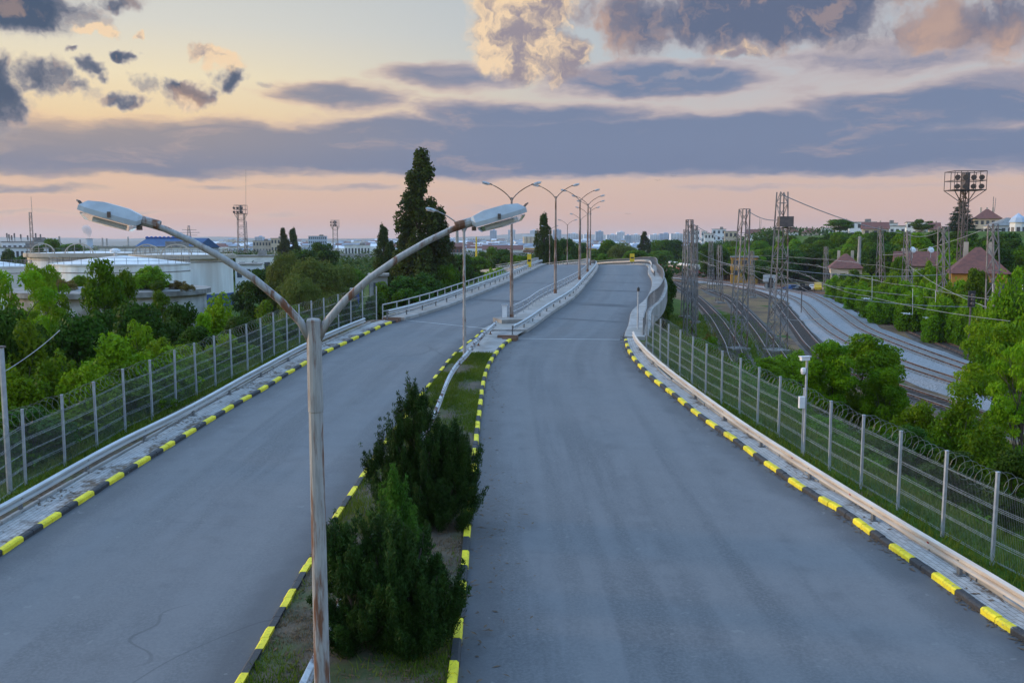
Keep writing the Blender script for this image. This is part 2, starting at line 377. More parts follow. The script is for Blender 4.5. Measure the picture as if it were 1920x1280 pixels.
LF = dict(
    bright=leafmat('bright_leaf', (.085,.19,.004), (.20,.31,.006)), mid=leafmat('mid_leaf', (.045,.115,.003), (.115,.20,.004)),
    deep=leafmat('deep_leaf', (.020,.060,.005), (.06,.115,.007), .25), lush=leafmat('lush_leaf', (.055,.15,.002), (.16,.27,.003)), olive=leafmat('willow_leaf', (.075,.115,.018), (.155,.19,.034)),
    poplar=leafmat('poplar_leaf', (.020,.042,.006), (.070,.095,.010), .25), juniper_light=leafmat('light_juniper_needle', (.025,.075,.006), (.075,.15,.012), .2), juniper=leafmat('juniper_needle', (.009,.034,.007), (.036,.085,.010), .2),
    spruce=leafmat('spruce_needle', (.014,.032,.014), (.032,.055,.02), .1), autumn=leafmat('dry_shrub_leaf', (.13,.085,.02), (.19,.14,.03)),
    pale=leafmat('pale_blossom_leaf', (.13,.16,.07), (.24,.25,.14)), grass=leafmat('grass_blade', (.055,.105,.006), (.15,.18,.02), .3),
)

# ------------------------------------------------------------------ camera, sun, sky, air
cam = bpy.data.cameras.new('camera'); cam.sensor_width = 36; cam.lens = 36 * F / 1920; cam.clip_end = 40000; cam.clip_start = .1
co = bpy.data.objects.new('camera', cam); C.objects.link(co); co.location = (0,0,CZ); co.rotation_euler = (R(90) - TH, 0, 0)
bpy.context.scene.camera = co
SAZ, SEL = R(-78), R(8.5)
S = Vector((math.sin(SAZ)*math.cos(SEL), math.cos(SAZ)*math.cos(SEL), math.sin(SEL)))
sun = bpy.data.lights.new('sun', 'SUN'); sun.energy = 2.4; sun.angle = R(7); sun.color = (1, .70, .44)
so = bpy.data.objects.new('sun', sun); C.objects.link(so); so.rotation_euler = S.to_track_quat('Z', 'Y').to_euler(); so.location = (-40,0,60)

W = bpy.data.worlds.new('World'); bpy.context.scene.world = W; W.use_nodes = True
nt = NT(W.node_tree); bg = nt.n['Background']
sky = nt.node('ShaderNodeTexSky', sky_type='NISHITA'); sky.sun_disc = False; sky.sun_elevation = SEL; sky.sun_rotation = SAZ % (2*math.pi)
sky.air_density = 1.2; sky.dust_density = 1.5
D = nt.node('ShaderNodeTexCoord').outputs['Generated']
sx = nt.node('ShaderNodeSeparateXYZ'); nt.l.new(D, sx.inputs[0])
az = nt.math('ARCTAN2', sx.outputs[0], sx.outputs[1]); el = nt.math('ARCSINE', sx.outputs[2])
cb = nt.node('ShaderNodeCombineXYZ'); nt.l.new(nt.math('MULTIPLY', az, 17), cb.inputs[0]); nt.l.new(nt.math('MULTIPLY', el, 17), cb.inputs[1])
A = cb.outputs[0]                                                    # bearing and height in units of about 3.4 degrees
def bear(x, y):
    r = Vector(ray(x, y)).normalized(); return (math.atan2(r.x, r.y)*17, math.asin(r.z)*17)
def srgb(*c): return tuple((v/255/12.92 if v/255 <= .04045 else ((v/255+.055)/1.055)**2.4) for v in c)
def cloud(px, py, rx, ry, w=1.0, src=A):
    a, e = bear(px, py); k = (100/rx, 100/ry, 0)
    d = nt.vec('LENGTH', nt.vec('MULTIPLY_ADD', src, k, (-a*k[0], -e*k[1], 0)))
    return nt.mr(d, .15, 1.25, w, 0)
def total(items, src=A):
    t = None
    for it in items:
        c = cloud(*it, src=src); t = c if t is None else nt.math('MAXIMUM', t, c)
    return t
# clear air: colour by height, warmer to the left
elv = nt.math('DIVIDE', el, R(16))
left = nt.ramp(elv, [(0,srgb(206,164,150)),(.12,srgb(218,178,156)),(.24,srgb(226,190,160)),(.42,srgb(240,208,160)),(.60,srgb(240,224,188)),(.78,srgb(216,214,204)),(1,srgb(198,203,204))])
right = nt.ramp(elv, [(0,srgb(200,162,152)),(.12,srgb(212,176,160)),(.26,srgb(212,184,168)),(.45,srgb(200,190,186)),(.65,srgb(182,191,199)),(.85,srgb(178,188,197)),(1,srgb(176,187,197))])
base = nt.mix(nt.mr(az, R(-22), R(14)), left, right)
# warps
wn = nt.vec('MULTIPLY', nt.vec('SUBTRACT', nt.noise(A, 1.1, 4, .6, out='Color', dims='2D'), (.5,.5,.5)), (1.1,.75,0))
wn2 = nt.vec('MULTIPLY', nt.vec('SUBTRACT', nt.noise(nt.vec('MULTIPLY', A, (.5,1.5,1)), .8, 4, .6, out='Color', dims='2D'), (.5,.5,.5)), (2.2,.5,0))
A1 = nt.vec('ADD', A, wn); A2 = nt.vec('ADD', A, wn2)
puff = nt.noise(A1, 1.3, 7, .62, dims='2D'); puff2 = nt.noise(nt.vec('ADD', A1, (-.2, .2, 0)), 1.3, 4, .6, dims='2D')
flat = nt.noise(nt.vec('MULTIPLY', A2, (.34,1.6,1)), 1.2, 6, .62, dims='2D')
sxa = nt.node('ShaderNodeSeparateXYZ'); nt.l.new(A, sxa.inputs[0])
# layered stratus
st = total([(1000,285,1500,64,1.6),(1230,262,760,62,1.5),(280,300,520,48,1.25),(1640,288,560,56,1.35),(760,246,420,40,1.2),(640,186,200,40,1.05),(850,140,170,38,.95),(1010,215,360,40,1.1),
    (1230,152,300,44,1.25),(1760,205,380,56,1.2),(1480,112,260,34,.65),(1700,105,300,56,.85),(1860,165,220,44,.8),(60,290,260,30,.85),(40,352,340,16,.72),(520,356,460,14,.6),(260,400,480,12,.6),(1500,356,560,14,.5),(1000,392,700,10,.45),(1500,165,560,70,.5),(300,255,200,20,.6)], src=A2)
cov = nt.math('ADD', st, nt.math('MULTIPLY', nt.math('SUBTRACT', flat, .5), .95))
m_st = nt.mr(cov, .24, .82); core = nt.mr(cov, .38, 1.12)
st_l = nt.mix(core, srgb(232,194,160), srgb(150,142,146)); st_r = nt.mix(core, srgb(204,182,178), srgb(110,126,157))
st_c = nt.mix(nt.mr(az, R(-26), R(2)), st_l, st_r)
lowb = nt.mr(el, R(3.4), R(6.6), 1, 0)
st_c = nt.mix(nt.math('MULTIPLY', nt.math('MULTIPLY', lowb, core), .75), st_c, srgb(100,117,150))
st_c = nt.mix(nt.math('MULTIPLY', nt.mr(flat, .56, .74), .30), st_c, srgb(214,180,164))
skyc = nt.mix(nt.math('MULTIPLY', m_st, .95), base, st_c)
# low dark puffs on the left, big slate cloud top right
dk = total([(40,8,138,66,1.3),(215,-2,70,24,1.0),(0,190,54,78,1.2),(90,148,62,36,1.05),(140,170,60,22,.9),(180,140,38,22,1.05),(226,186,40,22,1.0),(240,108,30,20,1.1),(148,103,15,11,.85),
    (345,176,62,32,1.1),(422,152,38,34,1.0),(270,160,24,22,.6),(495,158,26,16,.62),(1440,22,290,82,1.5),(1590,6,200,54,1.1),(1690,70,200,56,.8),(1790,50,160,66,.95),(1890,40,120,70,.95),(1190,36,100,92,1.15),(1100,20,50,36,.8),(1300,150,150,16,.55),(1670,120,80,18,.6),(1840,110,100,22,.65)], src=A1)
covd = nt.math('ADD', dk, nt.math('MULTIPLY', nt.math('SUBTRACT', puff, .5), 1.15))
m_dk = nt.mr(covd, .26, .92); cored = nt.mr(covd, .42, 1.15)
d_l = nt.mix(cored, srgb(166,160,166), srgb(58,78,106)); d_r = nt.mix(cored, srgb(184,172,174), srgb(92,104,132))
d_c = nt.mix(nt.mr(az, R(-14), R(-2)), d_l, d_r)
warm = total([(350,196,70,26,.75),(1130,50,60,90,.7),(1180,60,40,80,.6),(1380,100,50,24,1),(1750,60,60,80,.75),(1880,80,70,44,.8),(62,118,30,14,.7)], src=A1)
lit = nt.mr(nt.math('SUBTRACT', puff, puff2), .02, .22)
d_c = nt.mix(nt.math('MULTIPLY', nt.math('MAXIMUM', nt.math('MULTIPLY', lit, .35), nt.math('MULTIPLY', warm, nt.mr(puff, .38, .68, .1, 1))), .75), d_c, srgb(228,184,152))
skyc = nt.mix(nt.math('MULTIPLY', m_dk, .97), skyc, d_c)
# cream lit cumulus
cu = total([(968,48,110,120,1.4),(1050,108,64,64,1.2),(955,118,64,40,1.0),(1010,10,90,60,1.1),(385,90,40,18,1.1),(405,114,36,26,1.05),(345,198,34,16,.7),(178,58,30,13,1.0),(262,68,15,9,.95),(1380,100,50,22,.95)], src=A1)
covc = nt.math('ADD', cu, nt.math('MULTIPLY', nt.math('SUBTRACT', puff, .5), 1.0))
m_cu = nt.mr(covc, .28, .90)
ca, ce = bear(985, 70)
tilt = nt.mr(nt.math('ADD', nt.math('MULTIPLY', nt.math('SUBTRACT', sxa.outputs[0], ca), .30), nt.math('MULTIPLY', nt.math('SUBTRACT', ce, sxa.outputs[1]), .28)), -.2, .5, -.1, .5, False)
sh = nt.mr(nt.math('ADD', nt.math('ADD', nt.math('MULTIPLY', nt.math('SUBTRACT', puff2, puff), 3.0), tilt), nt.mr(covc, .5, 1.4, .05, .38)), -.1, .85)
c_c = nt.mix(sh, srgb(244,214,176), srgb(150,140,150))
skyc = nt.mix(nt.math('MULTIPLY', m_cu, .97), skyc, c_c)
# overhead, above the picture: the blue sky that lights the place
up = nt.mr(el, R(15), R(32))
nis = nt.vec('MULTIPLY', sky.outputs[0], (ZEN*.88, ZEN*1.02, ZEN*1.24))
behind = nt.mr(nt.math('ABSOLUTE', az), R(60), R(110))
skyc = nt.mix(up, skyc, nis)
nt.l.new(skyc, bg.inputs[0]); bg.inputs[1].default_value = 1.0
W.cycles.sampling_method = 'MANUAL'; W.cycles.sample_map_resolution = 256

haze = MB(); haze.box((0, 4650, 64), (15000, 9800, 134))
hm = bpy.data.materials.new('thin_evening_haze'); hm.use_nodes = True; hn = NT(hm.node_tree); hn.n.clear()
pv = hn.node('ShaderNodeVolumePrincipled'); pv.inputs['Density'].default_value = HAZE; pv.inputs['Color'].default_value = (.80,.86,.95,1); pv.inputs['Anisotropy'].default_value = .2
ho = hn.node('ShaderNodeOutputMaterial'); hn.l.new(pv.outputs[0], ho.inputs['Volume'])
tag(haze.build('haze', hm), kind='stuff')

# ------------------------------------------------------------------ ground, roads, kerbs
def attr(o, name, vals):
    a = o.data.attributes.new(name, 'FLOAT', 'POINT'); a.data.foreach_set('value', vals)
xs = [-7000,-4000,-2200,-1200,-700,-450,-300,-220,-160,-120,-100,-85] + [-75 + 1.5*i for i in range(130)] + [125,135,150,170,200,240,300,380,480,620,800,1100,1500,2200,4000,7000]
ys = [-180,-120,-60,-30,-15] + [-6 + 1.5*i for i in range(140)] + [206 + 6*i for i in range(32)] + [410,440,480,540,620,720,850,1000,1300,1700,2300,3200,4500,6500,9200]
g = MB(); nx = len(xs); yard = []
for y in ys:
    for x in xs:
        g.v.append((x, y, ground_z(x, y)))
        o = x - RR(y) if y < 250 else x - 20
        h = hill(x, y)
        yv = ss(11, 20, o) * (1 - ss(.2, 1.0, h)) if x > 0 else 0
        if y > 420: yv *= 1 - ss(420, 520, y)
        yard.append(yv)
g.f = [(j*nx+i, j*nx+i+1, (j+1)*nx+i+1, (j+1)*nx+i) for j in range(len(ys)-1) for i in range(nx-1)]; g.m = [0]*len(g.f)
go = tag(g.build('ground', M['ground'], smooth=True), kind='structure'); attr(go, 'yard', yard)

def strip(name, ea, eb, y0, y1, dz, m, n=6, step=1.0, skew=None, bump=0.0):
    s = MB(); la = []; lb = []; al = []; k = int((y1 - y0) / step)
    for j in range(k + 1):
        y = y0 + (y1 - y0) * j / k
        for i in range(n + 1):
            t = i / n
            yy = y + (skew(t) * (1 - j / k) if skew else 0)
            a, b = ea(yy), eb(yy); x = a + (b - a) * t
            s.v.append((x, yy, rz(yy) + dz + (bump * rnd.random() if 0 < i < n else 0))); la.append(x - a); lb.append(b - x); al.append(yy)
    s.f = [(j*(n+1)+i, j*(n+1)+i+1, (j+1)*(n+1)+i+1, (j+1)*(n+1)+i) for j in range(k) for i in range(n)]; s.m = [0]*len(s.f)
    o = s.build(name, m, smooth=True); attr(o, 'lane', la); attr(o, 'lane_b', lb); attr(o, 'along', al)
    return tag(o, kind='structure')
def off(e, d): return lambda y: e(y) + d
joint = lambda X: 60.7 - .53 * X
strip('road', off(LL,-.05), off(ML,.05), 2, 262, 0, M['asphalt'], 8)
strip('road', off(MR,-.05), off(RR,.05), 2, 262, 0, M['asphalt'], 8)
J = dict(LL=65.0, ML=61.4, MR=57.6, RR=57.2)
strip('pavement', off(LL,-1.14), off(LL,-.16), 2, J['LL'], .12, M['paver'], 3)
strip('verge_ground', off(LL,-2.3), off(LL,-1.16), 2, J['LL'], .05, M['litter_soil'], 5, .5, bump=.05)
strip('verge_ground', off(RR,.84), off(RR,1.5), 2, J['RR']-1, .05, M['litter_soil'], 4, .5, bump=.05)
strip('pavement', off(RR,.16), off(RR,.80), 2, J['RR'], .12, M['paver'], 3)
strip('pavement', off(ML,.16), off(MR,-.16), 52.2, 60.6, .11, M['concrete'], 4)
strip('median_ground', off(ML,.14), off(MR,-.14), 2, 52.4, .07, M['soilm'], 10, .4, bump=.07)
# raised concrete strips on the bridge, with a face towards the road
def kerbstrip(name, e, d0, d1, y0, y1, h, m):
    s = MB(); n = int((y1 - y0) / 1.5); a, b = (d0, d1) if d0 < d1 else (d1, d0)
    s.sweep([(a,-.3),(b,-.3),(b,h-.03),(b-.03,h),(a+.03,h),(a,h-.03)], [(e(y0+(y1-y0)*i/n), y0+(y1-y0)*i/n, rz(y0+(y1-y0)*i/n)) for i in range(n+1)])
    return tag(s.build(name, m), kind='structure')
kerbstrip('pavement', LL, -.0, -1.45, J['LL'], 262, .22, M['concrete'])
kerbstrip('pavement', RR, .0, 1.3, J['RR'], 262, .22, M['concrete'])
md = MB(); n = 130; ys_ = [59.8 + (262-59.8)*i/n for i in range(n+1)]
for i, y in enumerate(ys_):
    for x, z in ((ML(y),-.3),(ML(y),.2),(MR(y),.2),(MR(y),-.3)): md.v.append((x, y + (0 if x < 3 or i else 0), rz(y) + z))
md.f = [(i*4+j+1, i*4+j, (i+1)*4+j, (i+1)*4+j+1) for i in range(n) for j in range(3)] + [(0,1,2,3)]; md.m = [0]*len(md.f)
tag(md.build('pavement', M['concrete']), kind='structure')
for (x0, y0, x1, y1, w, m, z) in [(LL(65)+.1,65.0,ML(61.4)-.1,61.4,.10,M['beam'],.006),(MR(57.6)+.1,57.6,RR(57.2)-.05,57.2,.09,M['beam'],.006)]:
    s = MB(); a = Vector((x0,y0,0)); b = Vector((x1,y1,0)); k = 10
    for i in range(k+1):
        p = a.lerp(b, i/k)
        for d in (-w/2, w/2): s.v.append((p.x, p.y+d, rz(p.y+d)+z))
    s.f = [(i*2, (i+1)*2, (i+1)*2+1, i*2+1) for i in range(k)]; s.m = [0]*k
    tag(s.build('road_joint', m), kind='structure')
tar = mat('dark_sealed_asphalt', (.05,.052,.058), (.075,.077,.082), .8, .7, world=True)
for e0, e1, ys2 in ((LL, ML, ((77,1.4),(96,.8))), (MR, RR, ((66,.5),(74,1.7),(86,1.1),(97,.6),(112,.7)))):
    for y, w in ys2:
        s = MB(); k = 8
        for i in range(k+1):
            for d in (0, w):
                yy = y + d - 2.2*i/k; x = e0(yy) + .15 + (e1(yy) - e0(yy) - .3) * i/k; s.v.append((x, yy, rz(yy) + .004))
        s.f = [(i*2, (i+1)*2, (i+1)*2+1, i*2+1) for i in range(k)]; s.m = [0]*k
        tag(s.build('road_patch', tar), kind='structure')
def kerb(e, sg, y0, y1, w=.18, h=.145, ph=0):
    s = MB(); y = y0; i = ph
    r = random.Random(int(y1*10)+ph)
    while y < y1:
        dx = e(y+.5) - e(y); dy = .5 / math.hypot(1, dx/.5)
        y2 = y + dy; j = r.uniform(-.012,.012); hz = h + r.uniform(-.012,.012)
        prof = [(0,-.25),(sg*w,-.25),(sg*w,hz),(sg*.045,hz),(0,hz-.04)]
        if sg < 0: prof = prof[::-1]
        q = y + dy*.988
        s.sweep(prof, [(e(y)+j, y, rz(y)), (e(q)+j, q, rz(q))], mi=0 if (i//2) % 2 == 0 else 1)
        y = y2; i += 1
    return tag(s.build('kerb', [M['kerb_y'], M['kerb_k']]), kind='structure')
kerb(LL, -1, 8, J['LL']-.6, ph=2); kerb(ML, 1, 8, J['ML']-.6, ph=1); kerb(MR, -1, 8, J['MR']-.8, ph=0); kerb(RR, 1, 8, J['RR']-.6, ph=3)
def edging(e, d, y0, y1):
    s = MB(); r = random.Random(3); y = y0
    while y < y1:
        j = r.uniform(-.03,.03); q = y + .97
        s.sweep([(-.05,-.1),(.05,-.1),(.05,.19+j),(-.05,.19+j)], [(e(y)+d+j, y, rz(y)), (e(q)+d+j, q, rz(q))]); y += 1.0
    return tag(s.build('kerb', M['concrete']), kind='structure')
edging(LL, -1.22, 8, 63); edging(RR, .86, 8, 55)

# ------------------------------------------------------------------ bridge
br = thing('overpass_bridge', 'curving concrete road bridge with pale deck edge on piers above the railway', 'bridge', (8, 100, 0))
s = MB(); n = 80
for i in range(n+1):
    y = 61.5 + 200*i/n
    for x, z in ((LL(y)-1.3,-.32),(RR(y)+1.2,-.32),(RR(y)+.2,-1.0),(LL(y)-.2,-1.0)): s.v.append((x, y, rz(y)+z))
s.f = [(i*4+j, i*4+(j+1)%4, (i+1)*4+(j+1)%4, (i+1)*4+j) for i in range(n) for j in range(4)] + [(3,2,1,0)]; s.m = [0]*len(s.f)
s.build('deck', M['concrete_dk'], br)
for e, d, y0 in ((LL,-1.6,65.2),(RR,1.42,57.4)):
    s = MB(); n = 110; s.sweep([(-.12,-1.0),(.12,-1.0),(.12,.26),(-.12,.26)], [(e(y0+(262-y0)*i/n)+d, y0+(262-y0)*i/n, rz(y0+(262-y0)*i/n)) for i in range(n+1)])
    s.build('edge_beam', M['concrete'], br)
for y in (70, 88, 108, 130, 152, 176, 200, 226):
    s = MB(); a, b = LL(y), RR(y)
    for t in (.12, .5, .88): s.lathe((a+(b-a)*t, y, 0), [(.55,-.2),(.55,rz(y)-1.7)], 14)
    s.box(((a+b)/2, y, rz(y)-1.36), (b-a+1.2, 1.3, .72)); s.build('pier', M['concrete_dk'], br)
s = MB(); s.bar((LL(65)-1.7,66.2,1.6),(RR(57)+1.5,58.6,1.6), .8, 4.4); s.build('abutment', M['concrete_dk'], br)

# ------------------------------------------------------------------ guard rails, railings, fences
def wprof(sg):
    f = [(0,-.155),(.088,-.115),(.088,-.055),(.0,-.014),(.0,.014),(.088,.055),(.088,.115),(0,.155)]
    k = [(u-.012, w) for u, w in f[::-1]]
    p = [(sg*u, w) for u, w in f + k]
    return p if sg < 0 else p[::-1]
def guardrail(name, label, path, sg, m, top, spacing=4.0, group=None, pm=None, phase=0.0, refl=False, cat='guard rail'):
    """path: function Y->X with y0,y1; sg: +1 the beam faces +X"""
    fx, y0, y1 = path
    t = thing(name, label, cat, (fx(y0), y0, rz(y0)), group)
    n = max(6, int((y1-y0)/1.0)); b = MB()
    b.sweep(wprof(sg), [(fx(y0+(y1-y0)*i/n) + sg*.06, y0+(y1-y0)*i/n, rz(y0+(y1-y0)*i/n) + top - .155) for i in range(n+1)])
    b.build('beam', m, t)
    me = None; y = y0 + phase
    while y < y1 - .05:
        if me is None:
            p = MB(); p.box((0,0,(top-.05)/2-.1), (.08,.14,top+.15)); p.box((sg*.045,0,top-.155),(.05,.09,.2)); p.box((0,0,.13),(.2,.24,.02))
            LOCAL[0] = True; o = p.build('post', pm or M['dark_post'], t); LOCAL[0] = False; me = o.data
        else:
            o = bpy.data.objects.new('post', me); C.objects.link(o); o.parent = t
        o.location = (fx(y) - t.location.x, y - t.location.y, rz(y) - t.location.z)
        if refl and y < 48:
            b = MB(); yy = y + 1.2; b.box((fx(yy)+sg*.075,yy,rz(yy)+top-.155),(.03,.07,.09)); b.build('reflector', M['reflector'], t)
        sl = (fx(y+spacing) - fx(y)) / spacing
        y += spacing / math.hypot(1, sl)
    return t
def tr(px, offz, start=None, tail=None):
    pts = sorted(onroad(x, y, offz) for x, y in px)
    return Curve1(smooth_pts((start or []) + pts + (tail or []), 1))
gl = tr([(0,945),(234,818),(312,777),(469,695),(580,640),(637,612),(695,591)], .66)
guardrail('guard_rail', 'long pale steel crash barrier beside the left pavement in front of the mesh fence', (gl, 9, 61.8), 1, M['beam'], .68, phase=1.1)
grr = tr([(1920,1106),(1741,1003),(1617,926),(1506,860)], .66, start=[(8, RR(8)+.75)], tail=[(34, RR(34)+.72), (40, RR(40)+.75), (46, RR(46)+.8), (51, RR(51)+.72), (55, RR(55)+.6), (58, RR(58)+.5), (61, RR(61)+.5)])
guardrail('guard_rail', 'warm lit steel crash barrier curving along the right pavement below the mesh fence', (grr, 9, 56.5), -1, M['beam_warm'], .66, phase=.4, refl=True)
gm = tr([(801,780),(859,677),(871,658),(894,630),(922,607)], .7, start=[(5,-3.85),(12,-3.8),(17,-3.74),(24,-3.66),(30,-3.55)])
guardrail('guard_rail', 'rust streaked crash barrier standing in the grass of the median', (gm, 6, 60.3), 1, M['beam_rust'], .70, pm=M['brown'], phase=.7)
guardrail('guard_rail', 'steel crash barrier along the left edge of the bridge deck', (off(LL,-.72), 64.2, 240), 1, M['beam'], .86, 2.6)
guardrail('guard_rail', 'steel crash barrier along the median of the bridge beside the right roadway', (off(MR,-.42), 58.2, 240), 1, M['beam'], .78, 2.6)
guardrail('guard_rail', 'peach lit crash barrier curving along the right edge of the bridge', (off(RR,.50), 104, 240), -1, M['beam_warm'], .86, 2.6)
def railing(name, label, fx, y0, y1, h, rails, sp, m, bars=0.0, pw=.12):
    t = thing(name, label, 'railing', (fx(y0), y0, rz(y0))); n = int((y1-y0)/1.5)
    P = lambda y, z: (fx(y), y, rz(y) + z)
    for z, w in rails:
        b = MB(); b.sweep([(-w/2,-w/2),(w/2,-w/2),(w/2,w/2),(-w/2,w/2)], [P(y0+(y1-y0)*i/n, z) for i in range(n+1)]); b.build('rail', m, t)
    y = y0; k = 0; pm = MB(); pm.box((0,0,h/2+.08), (.07,pw,h-.16+.05)); me = None; far = MB()
    while y < y1:
        if k < 80:
            if me is None: LOCAL[0] = True; o = pm.build('post', m, t); LOCAL[0] = False; me = o.data
            else: o = bpy.data.objects.new('post', me); C.objects.link(o); o.parent = t
            o.location = Vector(P(y,0)) - t.location
        else: far.box(Vector(P(y,h/2+.08)), (.07,pw,h-.11))
        k += 1; y += sp / math.hypot(1, (fx(y+1)-fx(y)))
    if far.v: tag(far.build('far_posts', m, t), kind='stuff')
    if bars:
        b = MB(); y = y0
        while y < y1:
            b.box(P(y, (h+.24)/2), (.022,.022,h-.24)); y += bars / math.hypot(1, (fx(y+1)-fx(y)))
        b.build('balusters', M['rail_dark'], t)
    return t
railing('bridge_railing', 'grey two bar railing with flat posts along the left edge of the bridge', off(LL,-1.3), 64.6, 240, 1.18, [(1.18,.07),(.70,.05)], 1.9, M['rail_paint'])
railing('bridge_railing', 'low grey railing on the bridge median beside the left roadway under the lamps', off(ML,.28), 64.3, 240, 1.05, [(1.05,.07),(.62,.05)], 1.8, M['rail_paint'])
railing('bridge_railing', 'grey railing of close upright bars curving along the right edge of the bridge', off(RR,1.2), 57.6, 240, 1.3, [(1.3,.08),(.32,.05)], 2.0, M['rail_dark'], bars=.2, pw=.07)

def fence(label, pts, h, side, coil=True):
    """pts: (X,Y) of the posts, near to far"""
    t = thing('mesh_fence', label, 'fence', (pts[0][0], pts[0][1], rz(pts[0][1])))
    r = random.Random(len(pts)); me = None
    for X, Y in pts:
        if me is None:
            p = MB(); p.box((0,0,h/2-.3), (.075,.075,h+.6)); p.box((0,0,h+.004),(.09,.09,.02)); LOCAL[0] = True; o = p.build('post', M['galv_post'], t); LOCAL[0] = False; me = o.data
        else: o = bpy.data.objects.new('post', me); C.objects.link(o); o.parent = t
        o.location = Vector((X, Y, rz(Y))) - t.location; o.rotation_euler = (r.gauss(0,.006), r.gauss(0,.006), r.uniform(-.1,.1))
    for (X0,Y0), (X1,Y1) in zip(pts, pts[1:]):
        b = MB(); a = Vector((X0,Y0,rz(Y0))); c = Vector((X1,Y1,rz(Y1))); L = (c-a).length
        sg = r.uniform(-.02,.02)
        for z in (.12,.16,.58,.62,.66,1.04,1.08,1.44,1.48,1.52,1.92,1.96):
            b.bar(a+Vector((0,0,z+sg)), c+Vector((0,0,z+sg+r.uniform(-.02,.02))), .010, .008)
        k = int(L/.056)
        for i in range(1, k):
            p = a.lerp(c, i/k); b.bar(p+Vector((0,0,.08)), p+Vector((0,0,2.0)), .0036)
        b.build('mesh_panel', M['wire'], t)
    if coil:
        b = MB(); path = []
        for (X0,Y0), (X1,Y1) in zip(pts, pts[1:]):
            a = Vector((X0,Y0,rz(Y0))); c = Vector((X1,Y1,rz(Y1))); dv = (c-a).normalized(); nv = Vector((dv.y,-dv.x,0))*side
            turns = 6; steps = turns*12; rr_ = .27 + r.uniform(-.04,.05); sag = r.uniform(-.16,.02)
            for i in range(steps):
                u = i/steps; an = 2*math.pi*turns*u
                path.append(a.lerp(c,u) + nv*(.30 + rr_*math.cos(an)) + Vector((0,0,h-.32+sag*math.sin(u*math.pi)+rr_*math.sin(an))))
        b.tube(path, .0055, 4, cap=False); b.build('razor_coil', M['razor'], t)
    return t
lp = [onroad(x, y, 2.5) for x, y in [(40,768),(115,740),(176,716),(230,692),(281,675),(326,657),(365,643),(401,630),(432,618),(462,608),(489,597),(512,587),(537,579),(560,571),(584,564),(607,559),(634,552),(657,547),(679,542),(705,537)]]
lp = [(x, y) for y, x in lp]; lp = [(-15.62,19.9),(-15.6,22.1),(-15.62,24.3),(-15.63,26.5)] + lp
fence('galvanised mesh fence topped with a razor wire coil along the left roadside bushes', lp, 2.5, -1)
rp = [onroad(x, y, 2.4) for x, y in [(1870,885),(1775,845),(1690,808),(1620,778),(1560,752),(1508,728),(1463,706),(1423,689),(1389,672),(1355,658),(1325,645),(1299,631),(1276,619),(1254,608),(1239,598),(1225,590),(1213,584)]]
rp = [(x, y) for y, x in rp]; rp = [(13.4,15.6),(13.1,17.8),(12.7,20.0)] + rp
print('right fence', [(round(a,1),round(b,1)) for a,b in rp]); print('left fence', [(round(a,1),round(b,1)) for a,b in lp])
fence('galvanised mesh fence topped with a razor wire coil curving along the right roadside', rp, 2.4, 1)
# end piece of the right fence on the bridge corner
t = thing('marker_post', 'slim dark topped post at the bridge corner where the right fence ends', 'post', (RR(60)+.75, 60, rz(60)))
b = MB(); b.tube([(RR(60)+.75,60,rz(60)-.2),(RR(60)+.75,60,rz(60)+2.7)], .05, 8); b.build('pole', M['galv_post'], t)
b = MB(); b.lathe((RR(60)+.75,60,rz(60)+2.7), [(.02,0),(.09,.02),(.09,.22),(.03,.3)], 10); b.build('cap', M['black'], t)
for (px, py, label) in [(1205,500,'yellow board with a black band on the railing where the right roadway bends away'),(1014,512,'yellow board on the left railing of the bridge before the crest')]:
    Y = 141 if px > 1100 else 122; X = RR(Y)+.85 if px > 1100 else LL(Y)-.5
    if px > 1100: X, Y = RR(152)-1.3, 152
    z = rz(Y); t = thing('warning_board', label, 'sign', (X, Y, z)); w, hh = (.75,1.35) if px > 1100 else (.55,1.75)
    b = MB(); b.box((X,Y,z+.5+hh/2), (w,.12,hh)); b.build('board', M['yellow'], t)
    b = MB(); b.box((X,Y-.075,z+.5+hh*.5), (w*.7,.03,hh*.16)); b.build('band', M['black'], t)
    b = MB()
    for d in (-.6,.6): b.box((X+d*w/2,Y+.05,z+.3), (.09,.09,1.0))
    b.build('frame', M['galv_post'], t)

